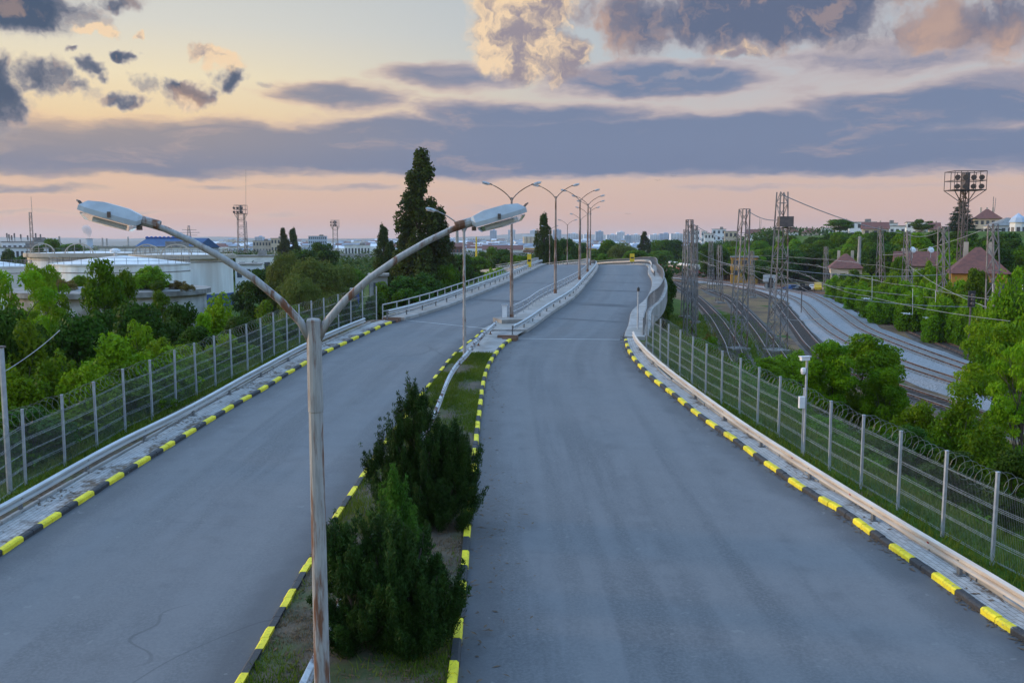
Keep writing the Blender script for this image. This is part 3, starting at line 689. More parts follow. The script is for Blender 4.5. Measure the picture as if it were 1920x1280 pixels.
# ------------------------------------------------------------------ street lamps
def lamp_parts(t, H, scale=1.0, old=False):
    pm = M['pole_old'] if old else M['pole']; LOCAL[0] = True
    b = MB(); r0, r1 = (.088,.066) if old else (.115,.07)
    b.tube([(0,0,-.3),(0,0,H*.40),(0,0,H*.405),(0,0,H-.3)], [r0*1.12,r0*1.05,r0*.93,r1], 14)
    b.build('pole', pm, t, smooth=False)
    b = MB(); b.lathe((0,0,H-.42), [(r1*.95,-.5),(.074,-.49),(.071,.40),(.058,.42),(.0,.425)], 14); b.build('collar', M['pole_old' if old else 'pole'], t)
    if not old:
        b = MB(); b.lathe((0,0,0), [(.24,-.05),(.24,.06),(.15,.1),(.15,.5),(.11,.56)], 12); b.build('base_sleeve', M['brown'], t)
    # arm profile in the (x,z) plane from the collar outwards
    prof = [(.03,-.22),(.12,-.04),(.30,.17),(.55,.39),(.84,.59),(1.10,.74),(1.34,.855),(1.58,.93)]
    for sg in (-1, 1):
        b = MB(); b.tube([(sg*x, 0, H+z) for x, z in prof], [.039,.039,.037,.035,.033,.031,.030,.029], 10); b.build('arm', pm, t, smooth=True)
        ta = R(16); c, s_ = math.cos(ta), math.sin(ta); ox, oz = 1.54, H+.92
        def L(u, v, w): return (sg*(ox + u*c - w*s_), v, oz + u*s_ + w*c)
        b = MB()                                                     # housing: faceted lid, from the arm outwards
        secs = [(.0,.05,-.02,.045),(.03,.085,-.05,.06),(.14,.10,-.052,.085),(.36,.105,-.052,.085),(.49,.095,-.05,.06),(.555,.07,-.045,.0)]
        for u, hw, zl, zh in secs:
            for v, w in ((-hw,zl),(hw,zl),(hw,zl+.045),(hw*.55,zh),(-hw*.55,zh),(-hw,zl+.045)): b.v.append(L(u,v,w))
        k = 6
        b.f = [(i*k+j, i*k+(j+1)%k, (i+1)*k+(j+1)%k, (i+1)*k+j) for i in range(len(secs)-1) for j in range(k)] + [tuple(range(k)), tuple((len(secs)-1)*k+j for j in range(k))]
        b.m = [0]*len(b.f); hd = b.build('luminaire', M['lamp_grey'], t)
        b = MB()                                                     # clear bowl below
        secs = [(.05,.07,-.075),(.08,.085,-.112),(.28,.092,-.122),(.475,.085,-.112),(.53,.06,-.07)]
        for u, hw, zb in secs:
            for v, w in ((-hw,-.058),(hw,-.058),(hw*.9,zb),(-hw*.9,zb)): b.v.append(L(u,v,w))
        b.f = [(i*4+j, i*4+(j+1)%4, (i+1)*4+(j+1)%4, (i+1)*4+j) for i in range(len(secs)-1) for j in range(4)] + [(0,1,2,3), tuple((len(secs)-1)*4+j for j in range(4))]
        b.m = [0]*len(b.f); b.build('glass_cover', M['glass'], hd)
        b = MB(); b.tube([L(.12,0,-.09),L(.42,0,-.09)], .022, 8); b.build('bulb', M['whiteplas'], hd)
        b = MB()
        b.tube([L(.535,-.03,.0),L(.575,-.03,.03),L(.595,0,.035),L(.575,.03,.03),L(.535,.03,.0)], .008, 6)
        b.build('hook', M['lamp_dark'], hd)
        for v in (-.107,.107): b = MB(); b.box(L(.27,v,-.01), (.03,.012,.05)); b.build('clip', M['lamp_dark'], hd)
        b = MB(); b.box(L(.01,0,-.06), (.04,.06,.04)); b.build('hinge', M['lamp_dark'], hd)
        b = MB(); b.tube([L(-.16,0,.012),L(.06,0,.012)], .046, 10); b.build('arm_sleeve', M['lamp_dark'] if not old else M['pole_old'], t)
    LOCAL[0] = False; return t
G = 'double armed street lamps along the median'
p = at(588, 597, 8.75)
t = thing('street_lamp', 'rust flecked double armed street lamp standing closest, in front of the dark junipers', 'street lamp', (p.x, p.y, rz(p.y)), G)
lamp_parts(t, p.z - rz(p.y), old=True); t.rotation_euler.z = R(9)
X2 = gm(50)-.1; t = thing('street_lamp', 'slender pale street lamp planted in the median grass beside the rusty barrier', 'street lamp', (X2, 50, rz(50)), G)
lamp_parts(t, 7.45, old=True); t.rotation_euler.z = R(8)
LX = lambda Y: ML(Y) + .42
proto = thing('street_lamp', 'brown street lamp at the very start of the bridge median railing', 'street lamp', (LX(64.4), 64.4, rz(64.4)), G); lamp_parts(proto, 8.75)
labs = ['brown street lamp second along the bridge median from its start', 'brown street lamp third along the bridge median from its start', 'brown street lamp fourth along the bridge median, just before the crest', 'brown street lamp fifth along the bridge median, on the crest',
    'brown street lamp past the crest, sixth along the bridge median', 'brown street lamp past the crest, seventh along the bridge median', 'brown street lamp past the crest, second farthest before the orange girder bridge', 'brown street lamp farthest along the median, smallest before the orange girder bridge']
YS = [64.4, 81, 98, 115.5, 137, 156, 174, 195, 215]
for Y, lab in zip(YS[1:], labs):
    c = copy_tree(proto); c['label'] = lab; c.location = (LX(Y), Y, rz(Y)); c.rotation_euler.z = -math.atan(ML(Y+2)-ML(Y-2))*.25
proto.rotation_euler.z = R(3)
p = Vector((LX(64.4), 64.4, rz(64.4)))
t = thing('concrete_plinth', 'stained concrete block under the first lamp of the bridge', 'plinth', (p.x, p.y, p.z)); b = MB(); b.box((p.x-.1,p.y-.9,p.z+.14),(1.9,2.2,.36), .3); b.build('block', M['concrete_dk'], t)
t = thing('cable_cabinet', 'small grey cable cabinet at the foot of the first bridge lamp', 'cabinet', (p.x-.5, p.y-.3, p.z+.3)); b = MB(); b.box((p.x-.5,p.y-.3,p.z+.75),(.34,.26,.9)); b.build('box', M['whiteplas'], t); b = MB(); b.box((p.x-.5,p.y-.3,p.z+1.22),(.42,.34,.05)); b.build('lid', M['galv_post'], t)
for (x, y) in [(MR(57.6)-.5, 57.3), (LL(65)-.9, 64.6)]:
    b = MB(); b.box((x,y,rz(y)+.1),(1.3,.35,.34), -.2); b.box((x+.1,y-.4,rz(y)+.06),(.9,.3,.2), -.1)
    tag(b.build('brick_block', M['brown']), 'reddish brick end block where the bridge kerb of the %s begins' % ('median' if x > -2 else 'left pavement'), 'block')

# ------------------------------------------------------------------ camera mast by the right fence
X, Y = rp[8] if len(rp) > 8 else (9.6, 31)
p = Vector((X-.05, Y-.35, rz(Y)))
t = thing('camera_mast', 'slim grey mast with two white security cameras and a white box by the right fence', 'camera mast', p)
b = MB(); b.tube([(p.x,p.y,p.z-.2),(p.x,p.y,p.z+3.55)], .045, 10); b.build('pole', M['galv_post'], t)
b = MB(); b.box((p.x-.14,p.y,p.z+1.95),(.2,.16,.42)); b.build('control_box', M['whiteplas'], t)
b = MB(); b.box((p.x-.1,p.y-.06,p.z+3.55),(.34,.14,.12), .3); b.box((p.x-.1,p.y-.06,p.z+3.63),(.42,.18,.03), .3); b.build('camera', M['whiteplas'], t)
b = MB(); b.lathe((p.x-.12,p.y,p.z+3.02), [(.03,.2),(.09,.16),(.10,.06),(.07,-.03),(.0,-.07)], 12); b.bar((p.x,p.y,p.z+3.2),(p.x-.12,p.y,p.z+3.2),.04); b.build('dome_camera', M['whiteplas'], t)

# ------------------------------------------------------------------ railway
def poly(px, z=0.0, pre=None, post=None, n=3):
    pts = (pre or []) + [tuple(gp(x, y, z))[:2] for x, y in px] + (post or [])
    pts = [Vector((a, b, 0)) for a, b in pts]; out = []
    for i in range(len(pts)-1):                                     # Catmull-Rom
        p0, p1, p2, p3 = pts[max(i-1,0)], pts[i], pts[i+1], pts[min(i+2,len(pts)-1)]
        k = max(2, int((p2-p1).length / 2.0))
        for j in range(k):
            u = j/k; out.append(.5*((2*p1) + (p2-p0)*u + (2*p0-5*p1+4*p2-p3)*u*u + (3*p1-p0-3*p2+p3)*u**3))
    out.append(pts[-1])
    for _ in range(n): out = [out[0]] + [out[i-1]*.25+out[i]*.5+out[i+1]*.25 for i in range(1,len(out)-1)] + [out[-1]]
    return out
def track(label, path, z, sm, shine=True):
    t = thing('rail_track', label, 'railway track', (path[0].x, path[0].y, z), 'railway tracks through the yard')
    up = Vector((0,0,z))
    for sg in (-1, 1):
        b = MB(); side = []
        for i, p in enumerate(path):
            d = (path[min(i+1,len(path)-1)] - path[max(i-1,0)]).normalized(); side.append(p + Vector((d.y,-d.x,0))*(sg*.75) + up)
        b.sweep([(-.09,0),(.09,0),(.045,.05),(.045,.17),(-.045,.17),(-.045,.05)][::-1], side, mi=0)
        b.sweep([(-.042,.171),(.042,.171),(.038,.176),(-.038,.176)][::-1], side, mi=1)
        b.build('rail', [M['rail_steel'], M['rail_shine'] if shine else M['rail_steel']], t)
    b = MB(); acc = 0.0
    for p, q in zip(path, path[1:]):
        L = (q-p).length; a = math.atan2(q.y-p.y, q.x-p.x)
        while acc < L:
            if p.length < 330: c = p.lerp(q, acc/L); b.box((c.x,c.y,z-.04), (.26,2.5,.14), a)
            acc += .65
        acc -= L
    tag(b.build('sleepers', sm, t), kind='stuff')
    return t
far = [(60, 430), (62, 520)]
P1 = poly([(1262,531),(1284,545),(1305,560),(1328,583),(1345,603),(1360,627),(1374,652),(1384,680)], post=[(21.5,78),(19.5,60),(18.5,40)])
P2 = poly([(1262,527),(1300,534),(1345,551),(1372,563),(1390,582),(1403,596),(1422,619),(1440,643),(1458,672)], post=[(24,75),(22.5,58),(21.5,40)])
P3 = poly([(1262,524),(1310,528),(1365,536),(1420,549),(1456,566),(1480,594),(1500,620),(1524,650),(1560,680),(1600,700),(1700,738),(1790,768),(1920,815)], post=[(33,38),(34,25)])
P4 = poly([(1250,520),(1300,526),(1360,534),(1420,543),(1470,556),(1503,571),(1537,606),(1578,637),(1630,664),(1686,688),(1760,714),(1816,733),(1920,768)], post=[(36,45),(38,28)])
P5 = poly([(1250,517.5),(1300,522.5),(1370,530),(1440,540),(1495,551),(1530,561),(1580,592),(1621,622),(1690,652),(1765,681),(1845,710),(1920,738)], post=[(39,47),(42,28)])
P6 = poly([(1250,515.5),(1300,520),(1380,528),(1460,538),(1540,552),(1600,573),(1665,603),(1740,636),(1800,660),(1920,705)], post=[(43,50),(46,30)])
def band(name, pa, pb, wa, wb, z, h, m, i0=0):
    n = 70; s = MB(); A_ = lambda P, t: P[min(int(t*(len(P)-1)), len(P)-2)].lerp(P[min(int(t*(len(P)-1)), len(P)-2)+1], t*(len(P)-1) - min(int(t*(len(P)-1)), len(P)-2))
    for i in range(n+1):
        t = i/n; a, b = A_(pa,t), A_(pb,t); d = (A_(pa,min(1,t+.01)) - A_(pa,max(0,t-.01))).normalized(); r = Vector((d.y,-d.x,0))
        j1, j2 = rnd.uniform(-.25,.25), rnd.uniform(-.25,.25)
        L = a - r*(wa+j1) if (b-a).dot(r) > 0 else a + r*(wa+j1); Q = b + r*(wb+j2) if (b-a).dot(r) > 0 else b - r*(wb+j2)
        u = (Q-L).normalized()
        for p, zz in ((L-u*.9,-.25),(L,h),(L.lerp(Q,.33),h+rnd.uniform(-.03,.03)),(L.lerp(Q,.66),h+rnd.uniform(-.03,.03)),(Q,h),(Q+u*.9,-.25)): s.v.append((p.x,p.y,z+zz))
    s.f = [(i*6+j, i*6+j+1, (i+1)*6+j+1, (i+1)*6+j) for i in range(n) for j in range(5)]; s.m = [0]*len(s.f)
    return tag(s.build(name, m, smooth=True), kind='structure')
band('ballast_bed', P4, P5, 2.1, 2.6, 0.05, .30, M['ballast'])
soil_b = mat('dark_oily_ballast', (.085,.072,.062), (.045,.04,.037), 3, .95, 0, .9, world=True, b2=(.11,.085,.065), s2=.4)
for P in (P1, P2, P3, P6): 
    q = [p.copy() for p in P]; band('ballast_bed', P, q, 0, 0, .0, .12, soil_b) if False else None
def bed(P, w, h, m):
    s = MB(); s.sweep([(-w-.7,-.25),(-w,h),(w,h),(w+.7,-.25)], P, closed=False)
    s.f = [f[::-1] for f in s.f]
    return tag(s.build('ballast_bed', m, smooth=True), kind='structure')
for P in (P1, P2, P3, P6): bed(P, 1.55, .12, soil_b)
track('rusty track nearest the bridge, curving under the lattice masts on dark earth', P1, .17, M['sleeper_w'])
track('second rusty track from the bridge with a green weedy strip beside it', P2, .17, M['sleeper_w'])
track('dark track running just below the pale ballast bed', P3, .17, M['sleeper_w'])
track('relaid track on the near side of the pale grey ballast', P4, .42, M['sleeper'])
track('relaid track on the far side of the pale grey ballast', P5, .42, M['sleeper'])
track('old brown track beyond the pale ballast at the foot of the bushes', P6, .17, M['sleeper_w'], False)

def lattice(name, label, base, H, w0, w1, m, bays=9, w=.12, lean=(0,0), group=None, rot=.2, cat='mast', extra=None, cross=True, rings=True):
    t = thing(name, label, cat, base, group); B = Vector(base); c, s = math.cos(rot), math.sin(rot)
    def cor(i, z):
        k = (w0 + (w1-w0)*z/H)/2; dx, dy = ((-1,-1),(1,-1),(1,1),(-1,1))[i]
        return B + Vector(((dx*c-dy*s)*k + lean[0]*z, (dx*s+dy*c)*k + lean[1]*z, z))
    for i in range(4):
        b = MB(); b.bar(cor(i,-.2), cor(i,H), w); b.build('leg', m, t)
    b = MB(); zz = [H*(1-(1-k/bays)**1.12) for k in range(bays+1)]
    for k in range(bays):
        for i in range(4):
            j = (i+1)%4; a, e = (i,j) if (k+i)%2 else (j,i)
            b.bar(cor(a,zz[k]), cor(e,zz[k+1]), w*.42)
            if cross and k < bays*.35: b.bar(cor(e,zz[k]), cor(a,zz[k+1]), w*.4)
            if rings and k % 2: b.bar(cor(i,zz[k+1]), cor(j,zz[k+1]), w*.45)
    b.build('bracing', m, t)
    b = MB(); b.box((B.x,B.y,B.z+.1),(w0+.6,w0+.6,.5),rot); b.build('footing', M['concrete_dk'], t)
    return t
GM = 'lattice masts carrying the overhead railway wires'
def mastpx(label, x, ytop, yb, H=None, w0=1.9, w1=1.0, **k):
    w0 *= .85; w1 *= .85
    p = gp(x, yb); top = at(k.pop('xt', x), ytop, p.y)
    p.z = hill(p.x, p.y)
    return lattice('catenary_mast', label, tuple(p), top.z-p.z, w0, w1, M['mast'], lean=((top.x-p.x)/(top.z-p.z),0), group=GM, cat='railway mast', **k), p, top
mA, pA, tA = mastpx('tallest lattice mast, carrying a small lamp box near its top, right of the yellow building', 1456, 360, 660, xt=1467, bays=11, w0=2.0)
mB_, pB, tB = mastpx('leaning lattice mast in front of the yellow building', 1383, 392, 657, xt=1396, bays=10, w0=1.8)
mC, pC, tC = mastpx('lattice mast standing in the grass closest to the bridge edge', 1293, 412, 648, bays=10, w0=1.4, w1=.7)
mastpx('shorter lattice mast just left of the grassy one by the bridge', 1287, 430, 596, w0=1.6, w1=.7)
mastpx('slim lattice mast just right of the grassy one by the bridge', 1303, 423, 606, w0=.8, w1=.7, bays=12)
mastpx('small far lattice mast in front of the red engine', 1333, 452, 547, w0=1.6, w1=.8, bays=7)
mastpx('far lattice mast between the red engine and the yellow building', 1349, 459, 569, w0=1.3, w1=.8, bays=7)
mastpx('pale far mast in front of the yellow building with a white foot', 1410, 470, 559, w0=1.2, w1=.7, bays=7)
mastpx('slim far mast in front of the parked vans', 1549, 462, 541, w0=1.2, w1=.8, bays=7)
mE, pE, tE = mastpx('mast on the hillside rising from the bright bushes beside the red roofed house', 1651, 424, 566, w0=1.9, w1=.7, bays=9)
mF, pF, tF = mastpx('mast above the bright bushes left of the floodlight tower', 1701, 432, 596, w0=1.8, w1=.7, bays=9)
mG, pG, tG = mastpx('mast at the foot of the floodlight tower among the bushes', 1769, 425, 632, w0=1.6, w1=1.0, bays=10)
mH, pH, tH = mastpx('mast by the red roofed house at the edge behind the signal', 1862, 420, 660, w0=1.5, w1=.8, bays=10)
b = MB(); b.box((tA.x+.25,tA.y-.6,tA.z-3.2),(1.5,1.0,1.1)); b.bar((tA.x-.9,tA.y-.6,tA.z-3.9),(tA.x+1.3,tA.y-.6,tA.z-3.9),.12); b.build('lamp_box', M['mast_dk'], mA)
p = gp(1608, 548); b = MB(); p.z = hill(p.x,p.y); zt = at(1608,443,p.y).z
tag(b.build('x', M['concrete'], None) if False else None) if False else None
t = thing('concrete_post', 'pale solid concrete mast before the cream railway house', 'mast', tuple(p)); b.tube([(p.x,p.y,p.z-.3),(p.x,p.y,zt)], [.62,.36], 8); b.build('pole', M['concrete'], t)
b = MB(); b.bar((p.x-1.2,p.y,zt-.5),(p.x+1.2,p.y,zt-.5),.15); b.bar((p.x,p.y,zt-1.3),(p.x+1.1,p.y,zt-.5),.1); b.build('bracket', M['mast'], t)
# overhead wires
def wire(label, a, b_, sag, r=.018, n=14, grp='overhead railway wires'):
    r *= 1.5; a, b_ = Vector(a), Vector(b_); s = MB()
    s.tube([a.lerp(b_, i/n) - Vector((0,0,sag*4*(i/n)*(1-i/n))) for i in range(n+1)], r, 4)
    o = s.build('overhead_wire', M['wire_grey'], loc=tuple(a)); tag(o, label, 'wire', grp); return o
wire('wire hanging from the tallest lattice mast to the hillside mast', tA+Vector((0,0,-.3)), at(1690,437,150), .6, .035)
wire('wire hanging from the leaning lattice mast to the tallest one', tB+Vector((.4,0,-.2)), at(1463,412,pA.y), .4, .03)
wire('wire hanging from the grassy mast by the bridge towards the houses', tC+Vector((0,0,-.2)), at(1392,452,pB.y), .5, .025)
wire('wire strung level from the tallest mast past the parked vans', at(1470,505,pA.y), at(1775,514,pG.y), .5, .022)
wire('wire strung low from the tallest mast above the ballast', at(1470,596,pA.y), at(1540,597,60), .2, .014)
wire('wire slanting up the hillside to the mast by the red roofed house', at(1655,478,pE.y), tH+Vector((0,0,-.2)), .8, .025)
wire('wire slanting from the mast left of the floodlights to the mast at its foot', tF+Vector((0,0,-.6)), tG+Vector((0,0,-.4)), .6, .02)
wire('wire crossing in front of the hillside bushes above the old brown track', at(1470,540,pA.y), at(1862,575,pH.y), .6, .02)
wire('wire over the pale ballast running to the far masts', at(1349,490,179), at(1775,560,pG.y), 1.0, .02)
wire('wire crossing the bushes at the foot of the floodlight tower', at(1703,497,pF.y), at(1925,600,70), .8, .02)
wire('wire hanging between the far masts before the red engine', at(1303,470,145), at(1410,500,194), .8, .025)
for k in range(14):                                                  # contact wires over the curving tracks
    P = (P4, P5, P6, P3, P2, P1)[k % 6]; i0 = int(len(P)*(.18+.14*(k//6))); i1 = min(len(P)-1, int(len(P)*(.55+.16*(k//6)))); z = 6.2 + (k%3)*1.1
    for j in range(4):
        a_ = P[i0+(i1-i0)*j//4]; b__ = P[i0+(i1-i0)*(j+1)//4]
        wire('thin contact wire hung over the curving railway tracks', (a_.x,a_.y,z), (b__.x,b__.y,z), .25, .013, 6)
# insulators on registration arms
for k, (x, y, Y) in enumerate([(1700,588,115),(1742,596,108),(1845,600,80),(1900,604,76),(1625,560,128)]):
    p = at(x,y,Y); s = MB(); s.tube([p+Vector((-.75,0,.1)),p+Vector((.75,0,-.1))], .03, 6); s.tube([p+Vector((-.35,0,.05)),p+Vector((.35,0,-.05))], .085, 8)
    for q in (-.35,0,.35): s.tube([p+Vector((q-.03,0,-.05*q)),p+Vector((q+.03,0,-.05*q))], .13, 8)
    s.tube([p+Vector((.75,0,-.1)), p+Vector((.75,.3,3.2))], .025, 4)
    tag(s.build('insulator', M['whiteplas'], loc=tuple(p)), 'white insulator on the overhead wires before the hillside bushes', 'insulator', 'white insulators on the overhead wires')
# signals
def signal(label, x, yb, yt, hw=.75, lights=3, ladder=True):
    p = gp(x, yb); top = at(x, yt, p.y); H = top.z; t = thing('railway_signal', label, 'signal', tuple(p))
    b = MB(); b.tube([(p.x,p.y,-.2),(p.x,p.y,H)], .085, 8); b.build('pole', M['mast_dk'], t)
    b = MB(); hh = .42*lights+.3; b.box((p.x,p.y-.12,H-hh/2+.2), (hw,.12,hh)); b.build('head', M['black'], t)
    b = MB()
    for i in range(lights): b.tube([(p.x,p.y-.18,H-.2-i*.42),(p.x,p.y-.42,H-.2-i*.42)], .15, 10)
    b.build('hood', M['mast_dk'], t)
    if ladder:
        b = MB()
        for s_ in (-.2,.2): b.bar((p.x+s_,p.y+.25,0),(p.x+s_,p.y+.2,H-.3),.03)
        for i in range(int(H/.4)): b.bar((p.x-.2,p.y+.25,.4*i),(p.x+.2,p.y+.25,.4*i),.025)
        b.build('ladder', M['mast_dk'], t)
signal('large dark signal with a tall head before the bushes beyond the old brown track', 1853, 676, 579, .8, 4)
signal('dark railway signal on a bare post in front of the hillside bushes', 1814, 682, 549, .7, 3, False)
signal('small far railway signal standing in the pale ballast beside the tallest mast', 1502, 590, 533, .8, 2, False)
signal('far dark railway signal left of the tallest mast', 1443, 592, 523, .7, 3, False)
# floodlight tower on the right
def floodlight(label, x, yt, yb, Y, w, hh, nl, m, shaft=1.6, base=None, legs4=True):
    top = at(x, yt, Y); H0 = base if base is not None else ground_z(top.x, Y); t = lattice('floodlight_tower', label, (top.x, Y, H0), top.z-hh-H0, shaft*1.25, shaft, m, bays=16, w=.17, cat='floodlight tower', rot=.1)
    zb = top.z-hh; b = MB()
    for z in (zb, zb+hh*.5, top.z):
        for a, e in (((-1,-1),(1,-1)),((1,-1),(1,1)),((1,1),(-1,1)),((-1,1),(-1,-1))): b.bar((top.x+a[0]*w/2,Y+a[1]*w/3,z),(top.x+e[0]*w/2,Y+e[1]*w/3,z),.13)
    for i in range(6):
        for sy in (-1,1): b.bar((top.x-w/2+w*i/5,Y+sy*w/3,zb),(top.x-w/2+w*i/5,Y+sy*w/3,top.z),.09)
    for sx_ in (-1,1):
        for sy in (-1,1): b.bar((top.x+sx_*w/2,Y+sy*w/3,zb),(top.x+sx_*shaft/2,Y,zb-hh*.7),.12)
    b.box((top.x,Y,zb+.05),(w,w*.6,.1)); b.box((top.x,Y,zb+hh*.5),(w*.14,w*.3,hh*.9)); b.build('platform', m, t)
    for i in range(nl):
        u = -w/2 + w*(i%(nl//2)+.3)/(nl//2); z = zb + hh*(.2 if i < nl//2 else .68)
        b = MB(); b.tube([(top.x+u,Y-w/3-.1,z+.1),(top.x+u-.25,Y-w/3-.75,z-.12)], [.2,.48], 10); b.bar((top.x+u,Y-w/3,z-.35),(top.x+u,Y-w/3,z+.3),.08); b.build('floodlight', M['mast_dk'], t)
    return t
t = floodlight('tall floodlight tower with a caged platform standing before the dark spruce', 1811, 322, 575, 165, 5.7, 3.3, 8, M['mast_dk'], .95)
t = floodlight('rusty floodlight tower with clustered lamps beside the thin mast, left of the tree lined road', 451, 385, 500, 330, 4.0, 3.0, 6, M['mast'], 2.2, 0)
t = floodlight('smaller far floodlight tower with a boxy platform between the willow and the poplars', 628, 413, 480, 520, 4.4, 3.4, 6, M['mast'], 2.4, 0)
X_ = at(461,455,345); lattice('radio_mast', 'thin lattice mast with a long whip beside the rusty floodlight tower', (X_.x,345,0), at(461,415,345).z, 1.3, .9, M['mast'], bays=16, w=.14, cat='mast')
p = at(461,415,345); b = MB(); b.tube([p, at(461,318,345)], .05, 5); tag(b.build('antenna_whip', M['mast']), 'long thin whip on top of the thin lattice mast', 'antenna')
X_ = at(60,455,320); t = lattice('antenna_mast', 'thin guyed antenna mast rising beside the white office block', (X_.x,320,0), at(60,398,320).z, 1.1, .7, M['mast'], bays=20, w=.12, cat='antenna mast'); b = MB(); b.tube([at(60,398,320), at(58,368,320)], .07, 5); b.build('whip', M['mast'], t)
X_ = at(355,455,1150); t = lattice('power_pylon', 'far electricity pylon on the skyline right of the blue roof', (X_.x,1150,0), at(355,423,1150).z, 7, 1.6, M['mast'], bays=8, w=.5, cat='pylon')
b = MB()
for yy, w in ((431,9),(436,13),(441,10)):
    p = at(355,yy,1150); b.bar((p.x-w,p.y,p.z),(p.x+w,p.y,p.z),.5)
b.build('crossarm', M['mast'], t)
# train
def coach(label, X, Y, L, m1, m2, rot=0.0):
    t = thing('passenger_coach', label, 'railway coach', (X, Y, .5), 'red and cream passenger coaches'); LOCAL[0] = True
    b = MB(); prof = [(-1.42,.6),(1.42,.6),(1.46,2.2),(1.40,3.0),(.95,3.55),(-.95,3.55),(-1.40,3.0),(-1.46,2.2)]
    b.sweep(prof, [(0,-L/2,0),(0,L/2,0)]); b.build('body', m1, t)
    b = MB()
    for s_ in (-1,1): b.box((s_*1.445,0,1.2),(.06,L-.2,1.0))
    b.box((0,-L/2-.02,1.3),(2.6,.05,1.2)); b.build('lower_panel', m2, t)
    b = MB()
    for s_ in (-1,1):
        for i in range(int(L/2.2)): b.box((s_*1.45,-L/2+1.4+i*2.2,2.35),(.06,1.35,.8))
    b.box((-.7,-L/2-.03,2.4),(.7,.05,.8)); b.box((.7,-L/2-.03,2.4),(.7,.05,.8)); b.build('windows', M['window'], t)
    b = MB()
    for y in (-L*.36,L*.36):
        b.box((0,y,.3),(2.2,2.8,.45))
    b.build('bogie', M['mast_dk'], t); LOCAL[0] = False
    if rot: t.rotation_euler.z = rot
    return t
p0 = gp(1313,519); px_, py_ = p0.x, p0.y + 12
dirn = (gp(1250,506) - gp(1313,519)).normalized(); ang = -math.atan2(dirn.x, dirn.y)
for i, lab in enumerate(['cream and red coach nearest, its dark end beside the red engine', 'cream and red coach second behind the bridge rail', 'cream and red coach third along the train', 'cream and red coach farthest along the train behind the bridge corner']):
    c = Vector((px_, py_, 0)) + dirn*(i*25.2); coach(lab, c.x, c.y, 24.2, M['train_w'], M['train_r'], ang)
e = gp(1338,517); t = thing('railway_engine', 'dark red railway engine standing beside the cream coaches', 'railway engine', (e.x, e.y, 0)); LOCAL[0] = True
b = MB(); b.sweep([(-1.45,.9),(1.45,.9),(1.45,3.0),(1.1,3.7),(-1.1,3.7),(-1.45,3.0)], [(0,-7.5,0),(0,7.5,0)]); b.build('body', M['loco_r'], t)
b = MB(); b.box((0,-7.53,2.8),(2.2,.06,.75)); b.box((0,-7.55,1.5),(2.5,.06,.25)); b.build('windscreen', M['window'], t); b = MB(); b.box((0,0,.5),(2.4,13,.8)); b.build('bogie', M['mast_dk'], t); LOCAL[0] = False; t.rotation_euler.z = -.5

# ------------------------------------------------------------------ vehicles
def car(label, x, y, m, rot, van=False, cat='car'):
    p = gp(x, y); p.z = ground_z(p.x, p.y); t = thing('parked_van' if van else 'parked_car', label, cat, tuple(p), 'vehicles parked beyond the railway'); LOCAL[0] = True
    L = 2.1 if not van else 2.3; b = MB(); h = 1.45 if not van else 2.0
    side = [(-L,.35),(-L,.85),(-L*.62,.95),(-L*.38,h),(L*.62 if not van else L*.94,h),(L*.97,.95),(L,.4)] if not van else [(-L,.35),(-L,.95),(-L*.72,1.15),(-L*.5,h),(L*.98,h),(L,.4)]
    n = len(side); vs = [(u, -.82, w) for u, w in side] + [(u, .82, w) for u, w in side]
    b.add(vs, [tuple(range(n-1,-1,-1)), tuple(range(n,2*n))] + [(i,(i+1)%n,n+(i+1)%n,n+i) for i in range(n)]); b.build('body', m, t)
    b = MB(); b.box((L*.12,0,h*.82),(L*1.0,1.67,h*.24)); b.box((-L*.5,0,h*.8),(.25,1.4,h*.22)); b.build('windows', M['window'], t)
    for u in (-L*.6, L*.6):
        for v in (-.8,.8):
            b = MB(); b.tube([(u,v-.1,.32),(u,v+.1,.32)], .32, 12); b.build('wheel', M['tyre'], t)
    LOCAL[0] = False; t.rotation_euler.z = rot
car('blue car parked left of the dark one beyond the tracks', 1484, 545, M['carblue'], .3)
car('dark car parked between the blue car and the white one beyond the tracks', 1503, 547, M['cardark'], .2)
car('white car parked behind the yellow van beyond the tracks', 1524, 543, M['carwhite'], 1.2)
car('yellow and white van parked at the foot of the hillside', 1533, 545, M['caryel'], 1.3, True, 'van')

